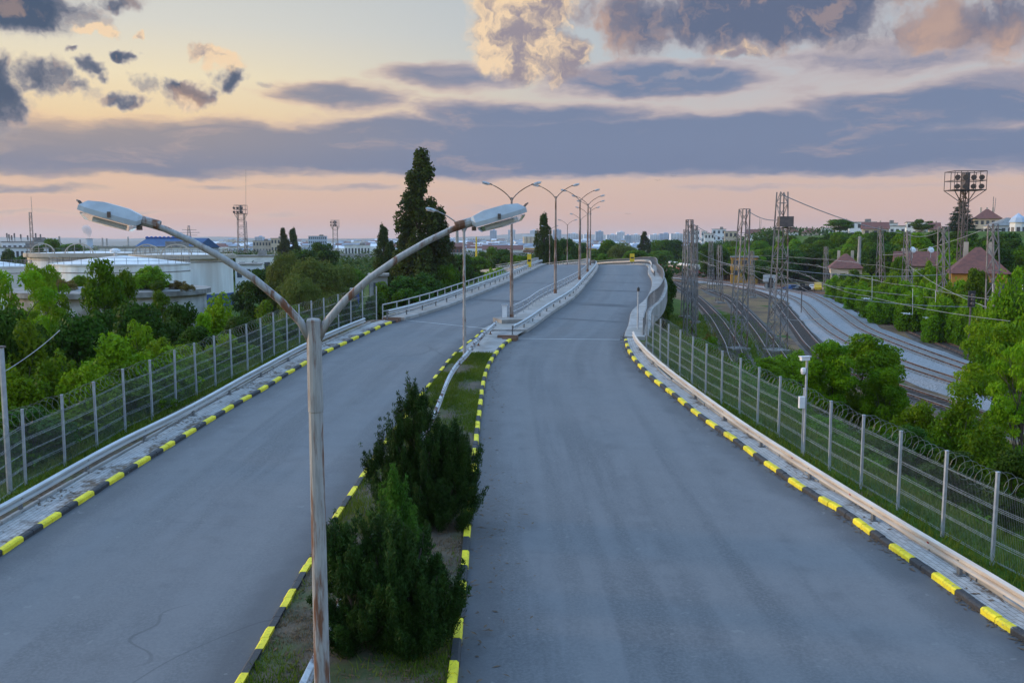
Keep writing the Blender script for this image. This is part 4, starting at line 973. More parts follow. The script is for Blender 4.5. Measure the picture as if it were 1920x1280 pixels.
# ------------------------------------------------------------------ buildings
def house(name, label, c, d, rot=0.0, wall=None, roof=None, kind='flat', floors=2, nwin=4, rh=2.0, chim=0, sides=(0,), cat='house', group=None, balcony=False, base=None):
    """c: (x,y,z of the foot), d: (width, depth, wall height)"""
    t = thing(name, label, cat, c, group); LOCAL[0] = True; w, dp, h = d; wall = wall or M['white']; roof = roof or M['red_tile']
    b = MB(); b.box((0,0,h/2-1.5),(w,dp,h+3)); 
    if kind == 'gable': b.add([(-w/2,-dp/2,h),(-w/2,dp/2,h),(-w/2,0,h+rh),(w/2,-dp/2,h),(w/2,dp/2,h),(w/2,0,h+rh)], [(0,2,1),(3,4,5)])
    b.build('wall', wall, t)
    b = MB(); e = .5
    if kind == 'gable':
        b.add([(-w/2-e,-dp/2-e,h-.3),(w/2+e,-dp/2-e,h-.3),(w/2+e,0,h+rh+.15),(-w/2-e,0,h+rh+.15),(-w/2-e,dp/2+e,h-.3),(w/2+e,dp/2+e,h-.3)], [(0,1,2,3),(3,2,5,4),(0,3,4),(1,5,2)])
    elif kind == 'hip':
        k = min(w, dp)/2*.9; b.add([(-w/2-e,-dp/2-e,h),(w/2+e,-dp/2-e,h),(w/2+e,dp/2+e,h),(-w/2-e,dp/2+e,h),(-w/2+k,0,h+rh),(w/2-k,0,h+rh)], [(0,1,5,4),(1,2,5),(2,3,4,5),(3,0,4),(3,2,1,0)])
    else:
        b.box((0,0,h+.15),(w+.5,dp+.5,.3)); b.box((w*.2,0,h+1.0),(w*.22,dp*.4,1.5)) if w > 9 else None
    rf = b.build('roof', roof if kind != 'flat' else M['concrete_dk'], t)
    for i in range(chim):
        b = MB(); x = -w*.32 + w*.64*i/max(1,chim-1) if chim > 1 else w*.2
        x *= .7 if kind == 'hip' else 1; b.box((x, dp*.06, h+rh*.75),(.62,.6,rh*.5+1.5)); b.build('chimney', M['beige'], rf)
    fh = h/floors; f = MB()
    for k in range(floors):
        for i in range(nwin):
            x = -w/2 + w*(i+.5)/nwin; z = fh*k + fh*.55
            b = MB(); b.box((x,-dp/2-.02,z),(min(1.5,w/nwin*.55),.12,fh*.46))
            wd = b.build('window', M['window'], t)
        if balcony and k: f.box((w*.15,-dp/2-.6,fh*k+.4),(w*.5,1.2,1.0))
        for i in range(max(2,int(dp/4))):
            for s_ in (-1,1): f2 = MB(); f2.box((s_*(w/2+.02),-dp/2+dp*(i+.5)/max(2,int(dp/4)),fh*k+fh*.55),(.12,1.3,fh*.46)); f2.build('window', M['window'], t) if s_ < 0 else None
    if f.v: f.build('balcony', M['white'], t)
    LOCAL[0] = False; t.rotation_euler.z = rot; return t
def hpx(name, label, x0, x1, yt, Y, h, dp=10, **k):
    a, b_ = at(x0, yt, Y), at(x1, yt, Y); top = a.z; c = (a.x+b_.x)/2
    k.setdefault('rot', -math.atan2(c, Y)*.85)
    return house(name, label, (c, Y+dp/2, top-h), ((b_.x-a.x)*math.cos(k['rot']), dp, h), **k)
hpx('signal_building', 'ochre yellow block with a big dark opening behind the leaning mast', 1378, 1428, 483, 262, 6.0, 9, wall=M['ochre'], floors=2, nwin=3, cat='railway building')
hpx('railway_house', 'cream house with a red tiled hipped roof and chimneys beside the pale concrete mast', 1574, 1632, 503, 205, 5.5, 12, wall=M['cream'], kind='hip', rh=3.2, chim=2, floors=1, nwin=4)
hpx('railway_house', 'long low house with a red tiled roof and two white dishes above the bright bushes', 1700, 1776, 496, 178, 5.0, 10, wall=M['beige'], kind='gable', rh=2.4, chim=3, floors=1, nwin=5)
hpx('railway_house', 'ochre house with a brown hipped roof at the edge behind the signal', 1822, 1925, 513, 125, 5.5, 12, wall=M['ochre'], kind='hip', rh=3.6, chim=2, floors=1, nwin=5)
hpx('railway_shed', 'small pale gabled shed among the trees right of the tallest mast', 1440, 1458, 526, 225, 2.6, 5, kind='gable', rh=1.2, floors=1, nwin=1, roof=M['concrete_dk'], wall=M['concrete'], cat='shed')
for x, lab in ((1712,'white satellite dish on the left end of the long red roof'),(1746,'white satellite dish beside the right chimney of the long red roof')):
    p = at(x,468,178); t = thing('satellite_dish', lab, 'satellite dish', tuple(p)); b = MB(); b.lathe((0,0,0), [(.02,.12),(.35,.04),(.62,-.06),(.64,-.03),(.02,.16)], 14); LOCAL[0] = True; o = b.build('dish', M['whiteplas'], t); o.rotation_euler = (R(65),0,R(10)); b = MB(); b.bar((0,.1,-1.6),(0,.1,0),.08); b.build('pole', M['galv_post'], t); LOCAL[0] = False
# houses along the ridge
hpx('villa', 'white flat roofed villa with a balcony on the ridge left of the dark spruce', 1711, 1750, 417, 372, 9, 12, floors=3, nwin=4, balcony=True)
hpx('villa', 'large cream villa with a hipped roof and chimneys behind the dark spruce', 1842, 1892, 410, 365, 10, 14, wall=M['cream'], kind='hip', rh=4, chim=3, floors=3, nwin=5)
tv = hpx('villa', 'pale villa with a grey turret at the right edge of the ridge', 1876, 1935, 423, 330, 12, 12, rot=0.0, wall=M['white'], kind='hip', rh=3, floors=3, nwin=5, roof=M['concrete_dk'], balcony=True)
p = at(1908,424,322); b = MB(); b.lathe((p.x,p.y,p.z-12), [(2.6,0),(2.6,13.5)], 8); b.build('turret', M['white'], tv); b = MB(); b.lathe((p.x,p.y,p.z+1.3), [(3.0,0),(2.2,1.6),(.9,2.6),(.1,3.3)], 8); b.build('turret_roof', M['panel_b'], tv)
b = MB()
for i in range(8):
    for k in range(2): a = i*math.pi/4+.39; b.box((p.x+2.42*math.cos(a),p.y+2.42*math.sin(a),p.z-6+k*4.5),(.2,1.1,2.3),a)
b.build('turret_window', M['window'], tv)
rg = [(1545,1568,428,520,'low white house on the ridge at the left of the flats',9,'w','flat'),(1600,1650,417,450,'wide grey white block of flats on the ridge above the woods',12,'p','flat'),(1626,1674,424,400,'cream house with a gabled roof on the ridge below the flats',9,'c','gable'),
  (1676,1706,424,430,'small white house on the ridge left of the white villa',8,'w','flat'),(1752,1772,425,390,'brown roofed house on the ridge against the dark spruce',8,'b','gable'),(1478,1502,431,480,'red roofed white house half sunk in the woods on the ridge',7,'w','hip'),
  (1404,1436,434,560,'white house with an antenna above the woods behind the leaning mast',9,'w','gable'),(1362,1386,434,600,'cream block with balconies above the woods',11,'c','flat'),(1338,1364,430,640,'grey square block above the woods left of the cream one',13,'p','flat'),
  (1324,1342,438,620,'white stepped house above the woods left of the grey block',9,'w','flat'),(1302,1314,432,680,'tall pale block just right of the grassy lattice mast',16,'p','flat'),(1318,1328,434,700,'narrow pale block behind the white stepped house',14,'w','flat'),(1510,1540,432,500,'pale house with a dark roof on the ridge right of the tallest mast',8,'b','hip'),(1575,1598,426,480,'white house with a red roof on the ridge left of the wide flats',8,'w','hip'),(1655,1690,419,480,'pale flats peeping over the cream gabled house',9,'p','flat')]
for x0, x1, yt, Y, lab, h, wl, kd in rg:
    hpx('ridge_house', lab, x0, x1, yt+(4 if kd != 'flat' else 0), Y, h+4, 11, wall=M[{'w':'white','c':'cream','p':'panel','b':'beige'}[wl]], kind=kd, rh=2.6, floors=max(2,int(h/3)), nwin=max(3,int((x1-x0)*Y/F/3.2)), chim=1 if kd != 'flat' else 0, group='houses along the ridge')
for x, yt, Y, lab in ((1428,410,560,'forked antenna on the white house above the woods'),(1873,368,366,'thin banded antenna on the large cream villa')):
    p = at(x,yt,Y); b = MB(); b.tube([(p.x,Y+4,p.z-16*Y/560),(p.x,Y+4,p.z)], .14, 5); b.tube([(p.x+.7,Y+4,p.z-6),(p.x+.9,Y+4,p.z-.5)], .1, 5); b.bar((p.x,Y+4,p.z-6),(p.x+.7,Y+4,p.z-6),.1); tag(b.build('roof_antenna', M['mast']), lab, 'antenna')

# ------------------------------------------------------------------ tank farm and works on the left
def tank(label, x0, x1, yrim, Y, apex, m=None, dome=True, ladder=True, base=0.0, rails=True, cap=None):
    """Y: distance of the tank's centre"""
    a, b_ = at(x0, yrim, Y), at(x1, yrim, Y); r = (b_.x-a.x)/2; cx = (a.x+b_.x)/2; zr = at((x0+x1)/2, yrim, Y-r).z
    t = thing('storage_tank', label, 'storage tank', (cx, Y, base)); b = MB(); b.lathe((cx,Y,base), [(r,-.5),(r,zr-base-.25)], 56); b.build('wall', m or M['tank'], t, smooth=False)
    za = at(cx*F/Y+960, apex, Y).z if apex else zr+.5
    b = MB(); b.lathe((cx,Y,0), [(r+.12,zr-.25),(r+.12,zr),(r*.97,zr+.02),(r*.5,zr+(za-zr)*.55),(.4,za)], 56); rf = b.build('roof', M['tank_roof'], t)
    if rails:
        b = MB()
        for k in range(40):
            q = 2*math.pi*k/40; b.bar((cx+r*math.cos(q),Y+r*math.sin(q),zr),(cx+r*math.cos(q),Y+r*math.sin(q),zr+1.0),.05)
            q2 = 2*math.pi*(k+1)/40
            for z in (.5,1.0): b.bar((cx+r*math.cos(q),Y+r*math.sin(q),zr+z),(cx+r*math.cos(q2),Y+r*math.sin(q2),zr+z),.045)
        b.build('rim_railing', M['mast'], rf)
    if dome:
        b = MB(); b.lathe((cx-.5,Y-1,za-.1), [(.25,0),(.25,.6),(.8,.6),(.8,1.0),(.3,1.3)], 12); b.build('vent', M['tank_roof'], rf)
    b = MB(); b.lathe((cx,Y,base), [(r+.05,zr-base-1.35),(r+.05,zr-base-1.22)], 56); b.build('stiffener', M['mast'], t)
    if ladder:
        b = MB(); q0 = math.pi*1.12
        for k in range(14):
            q = q0 + k*.035; q2 = q0 + (k+1)*.035; z = base + (zr-base)*k/14; z2 = base + (zr-base)*(k+1)/14
            for d in (.15,.85): b.bar((cx+(r+d)*math.cos(q),Y+(r+d)*math.sin(q),z),(cx+(r+d)*math.cos(q2),Y+(r+d)*math.sin(q2),z2),.07)
            b.bar((cx+(r+.15)*math.cos(q),Y+(r+.15)*math.sin(q),z),(cx+(r+.85)*math.cos(q),Y+(r+.85)*math.sin(q),z),.05)
            b.bar((cx+(r+.85)*math.cos(q),Y+(r+.85)*math.sin(q),z),(cx+(r+.85)*math.cos(q),Y+(r+.85)*math.sin(q),z+1.0),.04)
        b.build('stair', M['mast'], t)
    return t, (cx, Y, zr, r)
tk1, g1 = tank('white tank with a shallow cone roof and a stair amid the tank farm', 107, 349, 496, 150, 479)
tk2, g2 = tank('taller white tank with a flat railed rim behind the cone roofed one', 65, 282, 476, 192, None, dome=False)
tk3, g3 = tank('big clean white tank with a blue foot at the right of the tank farm', 256, 432, 479, 176, None, dome=False, ladder=False)
cx, Y, zr, r = g3; b = MB(); b.lathe((cx,Y,0), [(r+.03,0),(r+.03,2.4)], 56); b.build('blue_foot', M['blue'], tk3)
for (cx, Y, zr, r), tk in ((g2, tk2), (g3, tk3)):
    b = MB(); b.lathe((cx,Y,zr), [(r+.7,-.7),(r+.75,-.65),(r+.75,.1),(r+.05,.1)], 56); b.build('walkway', M['beige'], tk)
    for k, (dx, w) in enumerate(((-.45,2.4),(.15,2.8))):
        b = MB(); pts = [(cx+r*dx+w*math.cos(q), Y-r*.8, zr+.1+1.9*math.sin(q)) for q in [math.pi*i/10 for i in range(11)]]; b.tube(pts, .12, 5)
        for i in (2,4,6,8): b.bar(pts[i], (pts[i][0],pts[i][1],zr), .08)
        b.build('rim_arch', M['beige'], tk)
tank('low white cone roofed tank at the left edge of the tank farm', -80, 52, 500, 168, 489, ladder=False)
# round overgrown concrete tank in front
a, b_ = at(40,546,112), at(378,540,112); r = (b_.x-a.x)/2; cx = (a.x+b_.x)/2; zt = at(215,552,112-r).z
t = thing('concrete_tank', 'old round concrete tank with weeds growing on its slab roof behind the trees', 'storage tank', (cx,112,0))
b = MB(); b.lathe((cx,112,0), [(r,-.5),(r,zt-.5)], 48); b.build('wall', mat('flaking_whitewash', (.46,.45,.44), (.28,.27,.26), .5, .9, 0, .2, b2=(.22,.20,.18), s2=.25), t)
b = MB(); b.lathe((cx,112,0), [(r,zt-.5),(r+.55,zt-.5),(r+.55,zt+.1),(r*.9,zt+.15),(.1,zt+.5)], 48); b.build('roof', M['concrete_dk'], t)
OLDTANK = (cx, 112, zt, r)
# works
hpx('office_block', 'white office block with antennas on its roof at the left edge', -12, 84, 454, 330, 5.5, 14, floors=1, nwin=10, cat='office block')
hpx('office_annex', 'longer pale lower block in front of the white office block', -30, 74, 465, 318, 10, 12, wall=M['panel'], floors=2, nwin=12, cat='office block')
for k, x in enumerate((13,17,22,27,39,52,67,76)):
    p = at(x, 437+(k%3)*2, 334); b = MB(); b.tube([(p.x,p.y,at(x,455,334).z),(p.x,p.y,p.z)], .12, 5); b.box((p.x,p.y-.1,p.z-.9),(.5,.2,1.6))
    tag(b.build('roof_antenna', M['mast'], loc=tuple(p)), 'upright panel antenna on the roof of the white office block', 'antenna', 'antennas on the office roof')
hpx('warehouse', 'long white warehouse behind the tank farm', 168, 372, 464, 262, 11, 18, floors=1, nwin=2, cat='warehouse')
w_ = hpx('blue_roofed_hall', 'hall with a deep blue metal roof and a row of roof vents', 252, 366, 463, 300, 11, 24, rot=0.0, wall=M['panel_b'], kind='gable', rh=2.8, roof=M['blue_roof'], floors=1, nwin=1, cat='hall')
for i in range(11):
    x = 276 + i*8.0; p = at(x, 448, 312); b = MB(); b.lathe((p.x,p.y,p.z-.7), [(.45,-1.5),(.45,.8),(.7,.9),(.7,1.3),(.2,1.6)], 10); b.build('roof_vent', M['blue'], w_)
hpx('white_shed', 'white shed with a flat roof right of the big clean tank', 432, 502, 481, 250, 7, 12, floors=1, nwin=3, cat='shed')
hpx('white_shed', 'long low pale canopy under the rusty floodlight tower', 430, 478, 497, 200, 4, 10, wall=M['panel'], floors=1, nwin=3, cat='shed')
hpx('white_hall', 'far long white hall left of the smaller floodlight tower', 642, 690, 460, 640, 9, 20, floors=1, nwin=8, cat='hall')
hpx('beige_works', 'far yellowish works building left of the twin topped tree', 466, 500, 452, 760, 16, 30, wall=M['beige'], floors=3, nwin=6, cat='factory')
hpx('beige_works', 'far cream silo like works beside the yellowish building', 500, 524, 447, 760, 18, 30, wall=M['cream'], floors=3, nwin=4, cat='factory')
hpx('blue_block', 'far broad blue grey block between the twin topped tree and the floodlights', 573, 607, 443, 900, 20, 30, wall=M['panel_b'], floors=5, nwin=9, cat='office block')
hpx('pump_house', 'narrow weathered concrete tower beside the dark poplar', 689, 722, 518, 118, 7.5, 4, wall=M['concrete'], floors=2, nwin=1, cat='pump house')
hpx('blue_kiosk', 'small bright blue kiosk beyond the left fence', 657, 670, 547, 96, 2.2, 2.2, wall=M['blue'], floors=1, nwin=1, cat='kiosk')
hpx('red_hall', 'red brick hall seen under the far viaduct', 835, 866, 462, 620, 9, 14, wall=M['red_tile'], kind='gable', rh=2, floors=1, nwin=5, cat='hall')
hpx('red_hall', 'long white hall with a reddish roof beside the far viaduct', 905, 980, 468, 640, 8, 16, wall=M['white'], kind='gable', rh=3, floors=1, nwin=12, cat='hall')
# far viaduct and the brown girder
p, q = at(590,482,560), at(985,478,600); t = thing('far_viaduct', 'far grey concrete viaduct crossing behind the poplars', 'viaduct', (p.x,p.y,0)); b = MB(); b.bar(p,q,9,2.2); b.build('deck', M['concrete_dk'], t)
for k in range(9):
    c = p.lerp(q,(k+.5)/9); b = MB(); b.box((c.x,c.y,c.z/2-1),(1.6,5,c.z)); b.build('pier', M['concrete_dk'], t)
b = MB(); b.bar(p+Vector((0,-4.2,1.5)),q+Vector((0,-4.2,1.5)),.3,.9); b.build('parapet', M['concrete'], t)
p, q = at(983,471,480), at(1118,472,470); t = thing('girder_bridge', 'rust orange girder bridge behind the far lamps', 'bridge', (p.x,p.y,0)); b = MB(); b.bar(p,q,4,1.6); b.build('girder', M['brown'], t); b = MB(); b.bar(p+Vector((0,-1.9,1.3)),q+Vector((0,-1.9,1.3)),.2,.7); b.build('parapet', M['ochre'], t)
for k in range(3):
    c = p.lerp(q,(k+.5)/3); b = MB(); b.box((c.x,c.y,c.z/2-1),(1.4,3,c.z)); b.build('pier', M['concrete_dk'], t)
# chimneys, silos, yellow mast
p = at(857,420,900); b = MB(); b.lathe((p.x,p.y,0), [(1.9,-1),(1.2,p.z)], 14); tag(b.build('factory_chimney', M['concrete'], loc=(p.x,p.y,0)), 'single tall grey chimney right of the big poplar', 'chimney')
p = at(893,452,420); t = thing('yellow_mast', 'yellow lighting mast with a wide crown of lamps by the viaduct', 'lighting mast', (p.x,p.y,0)); b = MB(); b.tube([(p.x,p.y,0),(p.x,p.y,p.z+2)], [.55,.3], 8); b.build('pole', M['yellow'], t)
b = MB()
for k in range(-3,4): b.tube([(p.x,p.y,p.z-1),(p.x+k*1.1,p.y,p.z+.6)], .07, 4); b.box((p.x+k*1.2,p.y,p.z+.8),(.7,.4,.25))
b.build('lamp_crown', M['mast'], t)
t = thing('grain_silos', 'row of pale round silos with a flat top left of the slim poplar', 'silo', (at(995,455,1150).x,1150,0))
for k in range(4):
    p = at(984+k*7.5,444,1150); b = MB(); b.lathe((p.x,p.y,0), [(2.5,-1),(2.5,p.z)], 14); b.build('silo', M['cream'], t)
p = at(995,443,1150); b = MB(); b.box((p.x,p.y,p.z+.8),(20,4,2.2)); b.build('top_house', M['panel'], t)
for k, (x, yt, Y) in enumerate([(111,443,1500),(192,446,1700),(200,447,1650),(240,444,1900),(150,449,1600)]):
    p = at(x,yt,Y); b = MB(); b.lathe((p.x,Y,0), [(2.2,-1),(1.4,p.z)], 10); tag(b.build('works_chimney', M['concrete'], loc=(p.x,Y,0)), 'far thin chimney of the works on the skyline', 'chimney', 'far chimneys of the works')
p = at(167,447,1600); t = thing('cooling_tower', 'far grey cooling tower under the white plume', 'cooling tower', (p.x,1600,0)); b = MB(); H_ = p.z; b.lathe((p.x,1600,0), [(7.5,-1),(5.6,H_*.6),(5.4,H_*.8),(5.8,H_)], 20); b.build('shell', M['panel_b'], t)
b = MB(); b.lathe((p.x,1600,0), [(5.9,H_-1.2),(5.9,H_-.4)], 20); b.build('rim', M['concrete'], t)
sm = bpy.data.materials.new('steam'); sm.use_nodes = True; sn = NT(sm.node_tree); sn.n.clear(); pv2 = sn.node('ShaderNodeVolumePrincipled'); pv2.inputs['Color'].default_value = (.95,.95,.97,1); pv2.inputs['Density'].default_value = .10
sn.l.new(pv2.outputs[0], sn.node('ShaderNodeOutputMaterial').inputs['Volume'])
b = MB(); pts = [(167,447,2.5),(167,441,4),(166,436,6.5),(163,431,8),(159,427,7.5),(156,424,4)]
b.tube([at(x,y,1600) for x,y,r in pts], [r for x,y,r in pts], 12); tag(b.build('steam_plume', sm, smooth=True), kind='stuff')

# ------------------------------------------------------------------ far town
def block(label, x0, x1, yt, Y, m, dp=None, floors=14, cols=6, group=None, roofbox=True):
    a, b_ = at(x0,yt,Y), at(x1,yt,Y); w = b_.x-a.x; c = (a.x+b_.x)/2; h = a.z; dp = dp or max(12, w*.6); s = MB()
    s.box((c,Y+dp/2,h/2-4),(w,dp,h+8), mi=0); fh = h/floors
    for k in range(floors): s.box((c,Y-.15,fh*(k+.55)),(w*.94,.4,fh*.42), mi=1)
    for i in range(cols+1): s.box((a.x+w*i/cols,Y-.3,h/2),(w*.03+.5,.5,h), mi=0)
    if roofbox: s.box((c+w*.1,Y+dp/2,h+1.3),(w*.35,dp*.4,2.6), mi=0)
    tag(s.build('apartment_block', [m, M['band']], loc=(c,Y,0)), label, 'apartment block', group or 'far apartment blocks on the skyline')
TB = [(919,931,432,'first tall tower block on the skyline right of the near lamp head',20),(953,966,431,'second tall tower block on the skyline left of the silos',20),(994,1006,432,'tower block directly behind the round silos',20),(1037,1052,431,'broad tower block right of the slim poplar',20),
 (1065,1084,438,'lower broad block behind the farthest lamps',12),(1095,1106,439,'square block between the farthest lamps',12),(1117,1131,434,'tall tower block behind the lamps on the crest',18),(1138,1157,440,'blue panel block right of the lamps on the crest',12),(1157,1171,435,'taller blue block rising over the panel row',14),
 (1171,1183,441,'block in the panel row right of the taller one',11),(1183,1200,440,'panel block left of the hazy poplar',11),(1219,1236,440,'panel block right of the hazy poplar',11),(1237,1258,438,'panel block above the yellow warning board',12),(1258,1280,438,'panel block left of the grassy lattice mast',12),(1280,1300,439,'last panel block of the row behind the lattice masts',12),
 (478,492,444,'far blue grey block right of the rusty floodlight tower',8),(840,852,447,'far pale block beside the big poplar',7),(868,880,449,'far small pale block left of the yellow mast',6)]
for k, (x0,x1,yt,lab,fl) in enumerate(TB): block(lab, x0, x1, yt, 2150 + (k*37)%160, M['panel'] if k % 3 else M['panel_b'], floors=fl, cols=3+k%3, dp=22)
r = random.Random(11); s = MB()
TM = [M['white'], M['cream'], M['red_tile'], M['panel'], M['band']]
for k in range(950):                                                 # the mass of small houses between the blocks
    Y = r.uniform(900, 2400); x = r.uniform(690, 1320) if r.random() < .8 else r.uniform(380,700); p = at(x, 455, Y); w = r.uniform(8,20); h = r.uniform(4,9) + 12*ss(1300,2300,Y)*r.uniform(.2,1)
    s.box((p.x,Y,h/2-2),(w,r.uniform(8,14),h+4), r.uniform(-.3,.3), mi=r.choice((0,1,3,0)))
    s.add([(p.x-w/2,Y-6,h),(p.x+w/2,Y-6,h),(p.x+w/2,Y,h+2.5),(p.x-w/2,Y,h+2.5),(p.x-w/2,Y+6,h),(p.x+w/2,Y+6,h)], [(0,1,2,3),(3,2,5,4),(0,3,4),(1,5,2)], mi=r.choice((2,4,4,3)))
    for q in range(2): s.box((p.x-w/4+q*w/2,Y-7.1,h*.6),(w*.16,.3,h*.25), mi=4)
tag(s.build('distant_town', TM), kind='stuff')
# hazy ridges
for nm, Y, amp, ph, lo, c0 in (('hills', 7000, 72, .3, 26, 0), ('hills', 4200, 24, 1.7, 9, 1)):
    s = MB(); n = 160
    for i in range(n+1):
        x = -6800 + 13600*i/n; u = x/1000
        h = lo + amp*(.5+.3*math.sin(u*.9+ph)+.16*math.sin(u*2.3+2*ph)+.07*math.sin(u*5.1+1)+.03*math.sin(u*11+ph)); h = max(4, h)*(1-.45*ss(-500,2500,x))
        s.v += [(x,Y-900,-1),(x,Y-350,h*.55),(x,Y,h),(x,Y+500,-1)]
    s.f = [(i*4+j, (i+1)*4+j, (i+1)*4+j+1, i*4+j+1) for i in range(n) for j in range(3)]; s.m = [0]*len(s.f)
    tag(s.build(nm, M['hillm'], smooth=True), kind='structure')
# birds
for k, (x, y) in enumerate([(1233,339),(1177,402),(1262,331)]):
    p = at(x, y, 90); s = MB(); L_ = .16
    s.add([(p.x,p.y-.12,p.z),(p.x-.02,p.y,p.z+.03),(p.x,p.y+.14,p.z),(p.x+.02,p.y,p.z+.03),(p.x,p.y,p.z-.03)], [(0,1,4),(1,2,4),(2,3,4),(3,0,4),(0,3,2,1)])
    for sg in (-1,1): s.add([(p.x,p.y-.05,p.z+.02),(p.x+sg*.17,p.y-.04,p.z+.10),(p.x+sg*.34,p.y+.06,p.z+.04),(p.x+sg*.15,p.y+.06,p.z+.09),(p.x,p.y+.06,p.z+.02)], [(0,1,2,3,4)])
    tag(s.build('bird', M['black'], loc=tuple(p)), ['small dark bird in flight just below the blue cloud band', 'small dark bird in flight left of the others, lowest', 'small dark bird in flight, the highest and rightmost of three'][k], 'bird', 'birds in flight')

# ------------------------------------------------------------------ vegetation
def leafmesh(name, cl, n, size, aspect, seed, m, up=.35, droop=0.0, inner=.5, spread=.9, out=0.0):
    """cl: list of (x,y,z, rx,ry,rz, tint); leaf-shaped faces spread through the clumps"""
    g = np.random.default_rng(seed); c = np.array([q[:3] for q in cl], float); r = np.array([q[3:6] for q in cl], float); tn = np.array([q[6] for q in cl], float)
    w = (r[:,0]*r[:,1] + r[:,0]*r[:,2]); w /= w.sum(); k = g.choice(len(cl), n, p=w)
    d = g.normal(size=(n,3)); d /= np.linalg.norm(d, axis=1)[:,None]; d[:,2] = np.where((d[:,2] < -.35) & (g.random(n) < .6), -d[:,2], d[:,2])
    rad = inner + (1.06-inner)*g.random(n)**.6
    lump = 1 + .22*np.sin(d[:,0]*5+k*1.7)*np.sin(d[:,1]*5+k)*np.sin(d[:,2]*5+k*.6)
    p = c[k] + d*r[k]*(rad*lump)[:,None]
    nn = d*.7 + np.array([0,0,up]) + g.normal(size=(n,3))*.55; nn /= np.linalg.norm(nn, axis=1)[:,None]
    t = g.normal(size=(n,3))*spread + np.array([0,0,-droop]) + d*out; t -= nn*(t*nn).sum(1)[:,None]; t /= np.linalg.norm(t, axis=1)[:,None]+1e-9
    b = np.cross(nn, t); s = size*(.6+.8*g.random(n)); L = (t*s[:,None])*.5; B = b*(s*aspect*.5)[:,None]
    v = np.empty((n,4,3)); v[:,0] = p-L; v[:,1] = p+B-L*.15; v[:,2] = p+L; v[:,3] = p-B-L*.15
    me = bpy.data.meshes.new(name); me.vertices.add(n*4); me.vertices.foreach_set('co', v.astype(np.float32).ravel())
    me.loops.add(n*4); me.loops.foreach_set('vertex_index', np.arange(n*4, dtype=np.int32)); me.polygons.add(n); me.polygons.foreach_set('loop_start', np.arange(0,n*4,4,dtype=np.int32))
    me.materials.append(m); me.update(calc_edges=True)
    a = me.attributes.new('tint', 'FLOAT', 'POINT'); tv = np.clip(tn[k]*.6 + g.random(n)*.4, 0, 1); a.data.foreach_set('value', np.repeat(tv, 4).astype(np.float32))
    return me
def crown(kind, H, Wd, r):
    cl = []; R2 = Wd/2
    if kind in ('broad', 'deep', 'pale', 'willow', 'round'):
        N = {'willow': 64, 'round': 46}.get(kind, 34); zc, hz = (.60, .38) if kind != 'round' else (.54, .46)
        for i in range(N):
            a = r.uniform(0, 6.283); z = r.uniform(-.95, 1) ; q = math.sqrt(max(0, 1-z*z)) * r.uniform(.55, 1)
            s = Wd*r.uniform(.10, .19) * (.8 if kind == 'willow' else 1)
            k = 1 - .18*max(0, -z)
            cl.append((R2*.80*q*k*math.cos(a), R2*.80*q*k*math.sin(a), H*(zc + hz*.82*z) + r.uniform(-.03,.05)*H, s, s, s*r.uniform(.65,1.0), r.random()))
    elif kind == 'shrub':
        for i in range(30):
            a = r.uniform(0, 6.283); q = R2*math.sqrt(r.random())*.85; top = H*(1 - .55*(q/R2)**1.5)*r.uniform(.72,1.0); s = Wd*r.uniform(.09,.15)
            z = top - s*.9
            while z > .05*H:
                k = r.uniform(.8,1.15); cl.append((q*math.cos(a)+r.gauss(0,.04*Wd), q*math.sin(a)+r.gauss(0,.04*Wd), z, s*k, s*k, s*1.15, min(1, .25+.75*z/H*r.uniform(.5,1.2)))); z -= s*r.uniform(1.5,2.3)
    elif kind == 'poplar':
        for i in range(110):
            z = r.uniform(.05,1)**.85; w = R2*(.42+.58*math.sin(min(1,(z+.12)*1.02)*math.pi*.88)**.8)*(1 if z < .72 else 1-.72*((z-.72)/.28)**1.3)
            a = r.uniform(0,6.283); q = w*r.uniform(.35,.92); s = Wd*r.uniform(.09,.15)
            cl.append((q*math.cos(a), q*math.sin(a), H*z*.965, s, s, s*r.uniform(1.3,2.2), r.random()))
    elif kind == 'spruce':
        for i in range(26):
            z = .08 + .90*i/25; w = R2*(1-z)**.85
            for j in range(max(3, int(9*(1-z))+2)):
                a = r.uniform(0,6.283); q = w*r.uniform(.5,1); cl.append((q*math.cos(a), q*math.sin(a), H*z - q*.22, max(.35,w*.34), max(.35,w*.34), .38, r.random()))
    elif kind == 'airy':
        for i in range(46):
            a = r.uniform(0,6.283); z = .22+.78*r.random(); q = R2*math.sqrt(r.random())*(.55+.45*math.sin(z*3)); s = Wd*r.uniform(.07,.14)
            cl.append((q*math.cos(a), q*math.sin(a), H*z*.96, s*1.2, s*1.2, s*.55, r.random()))
    return cl
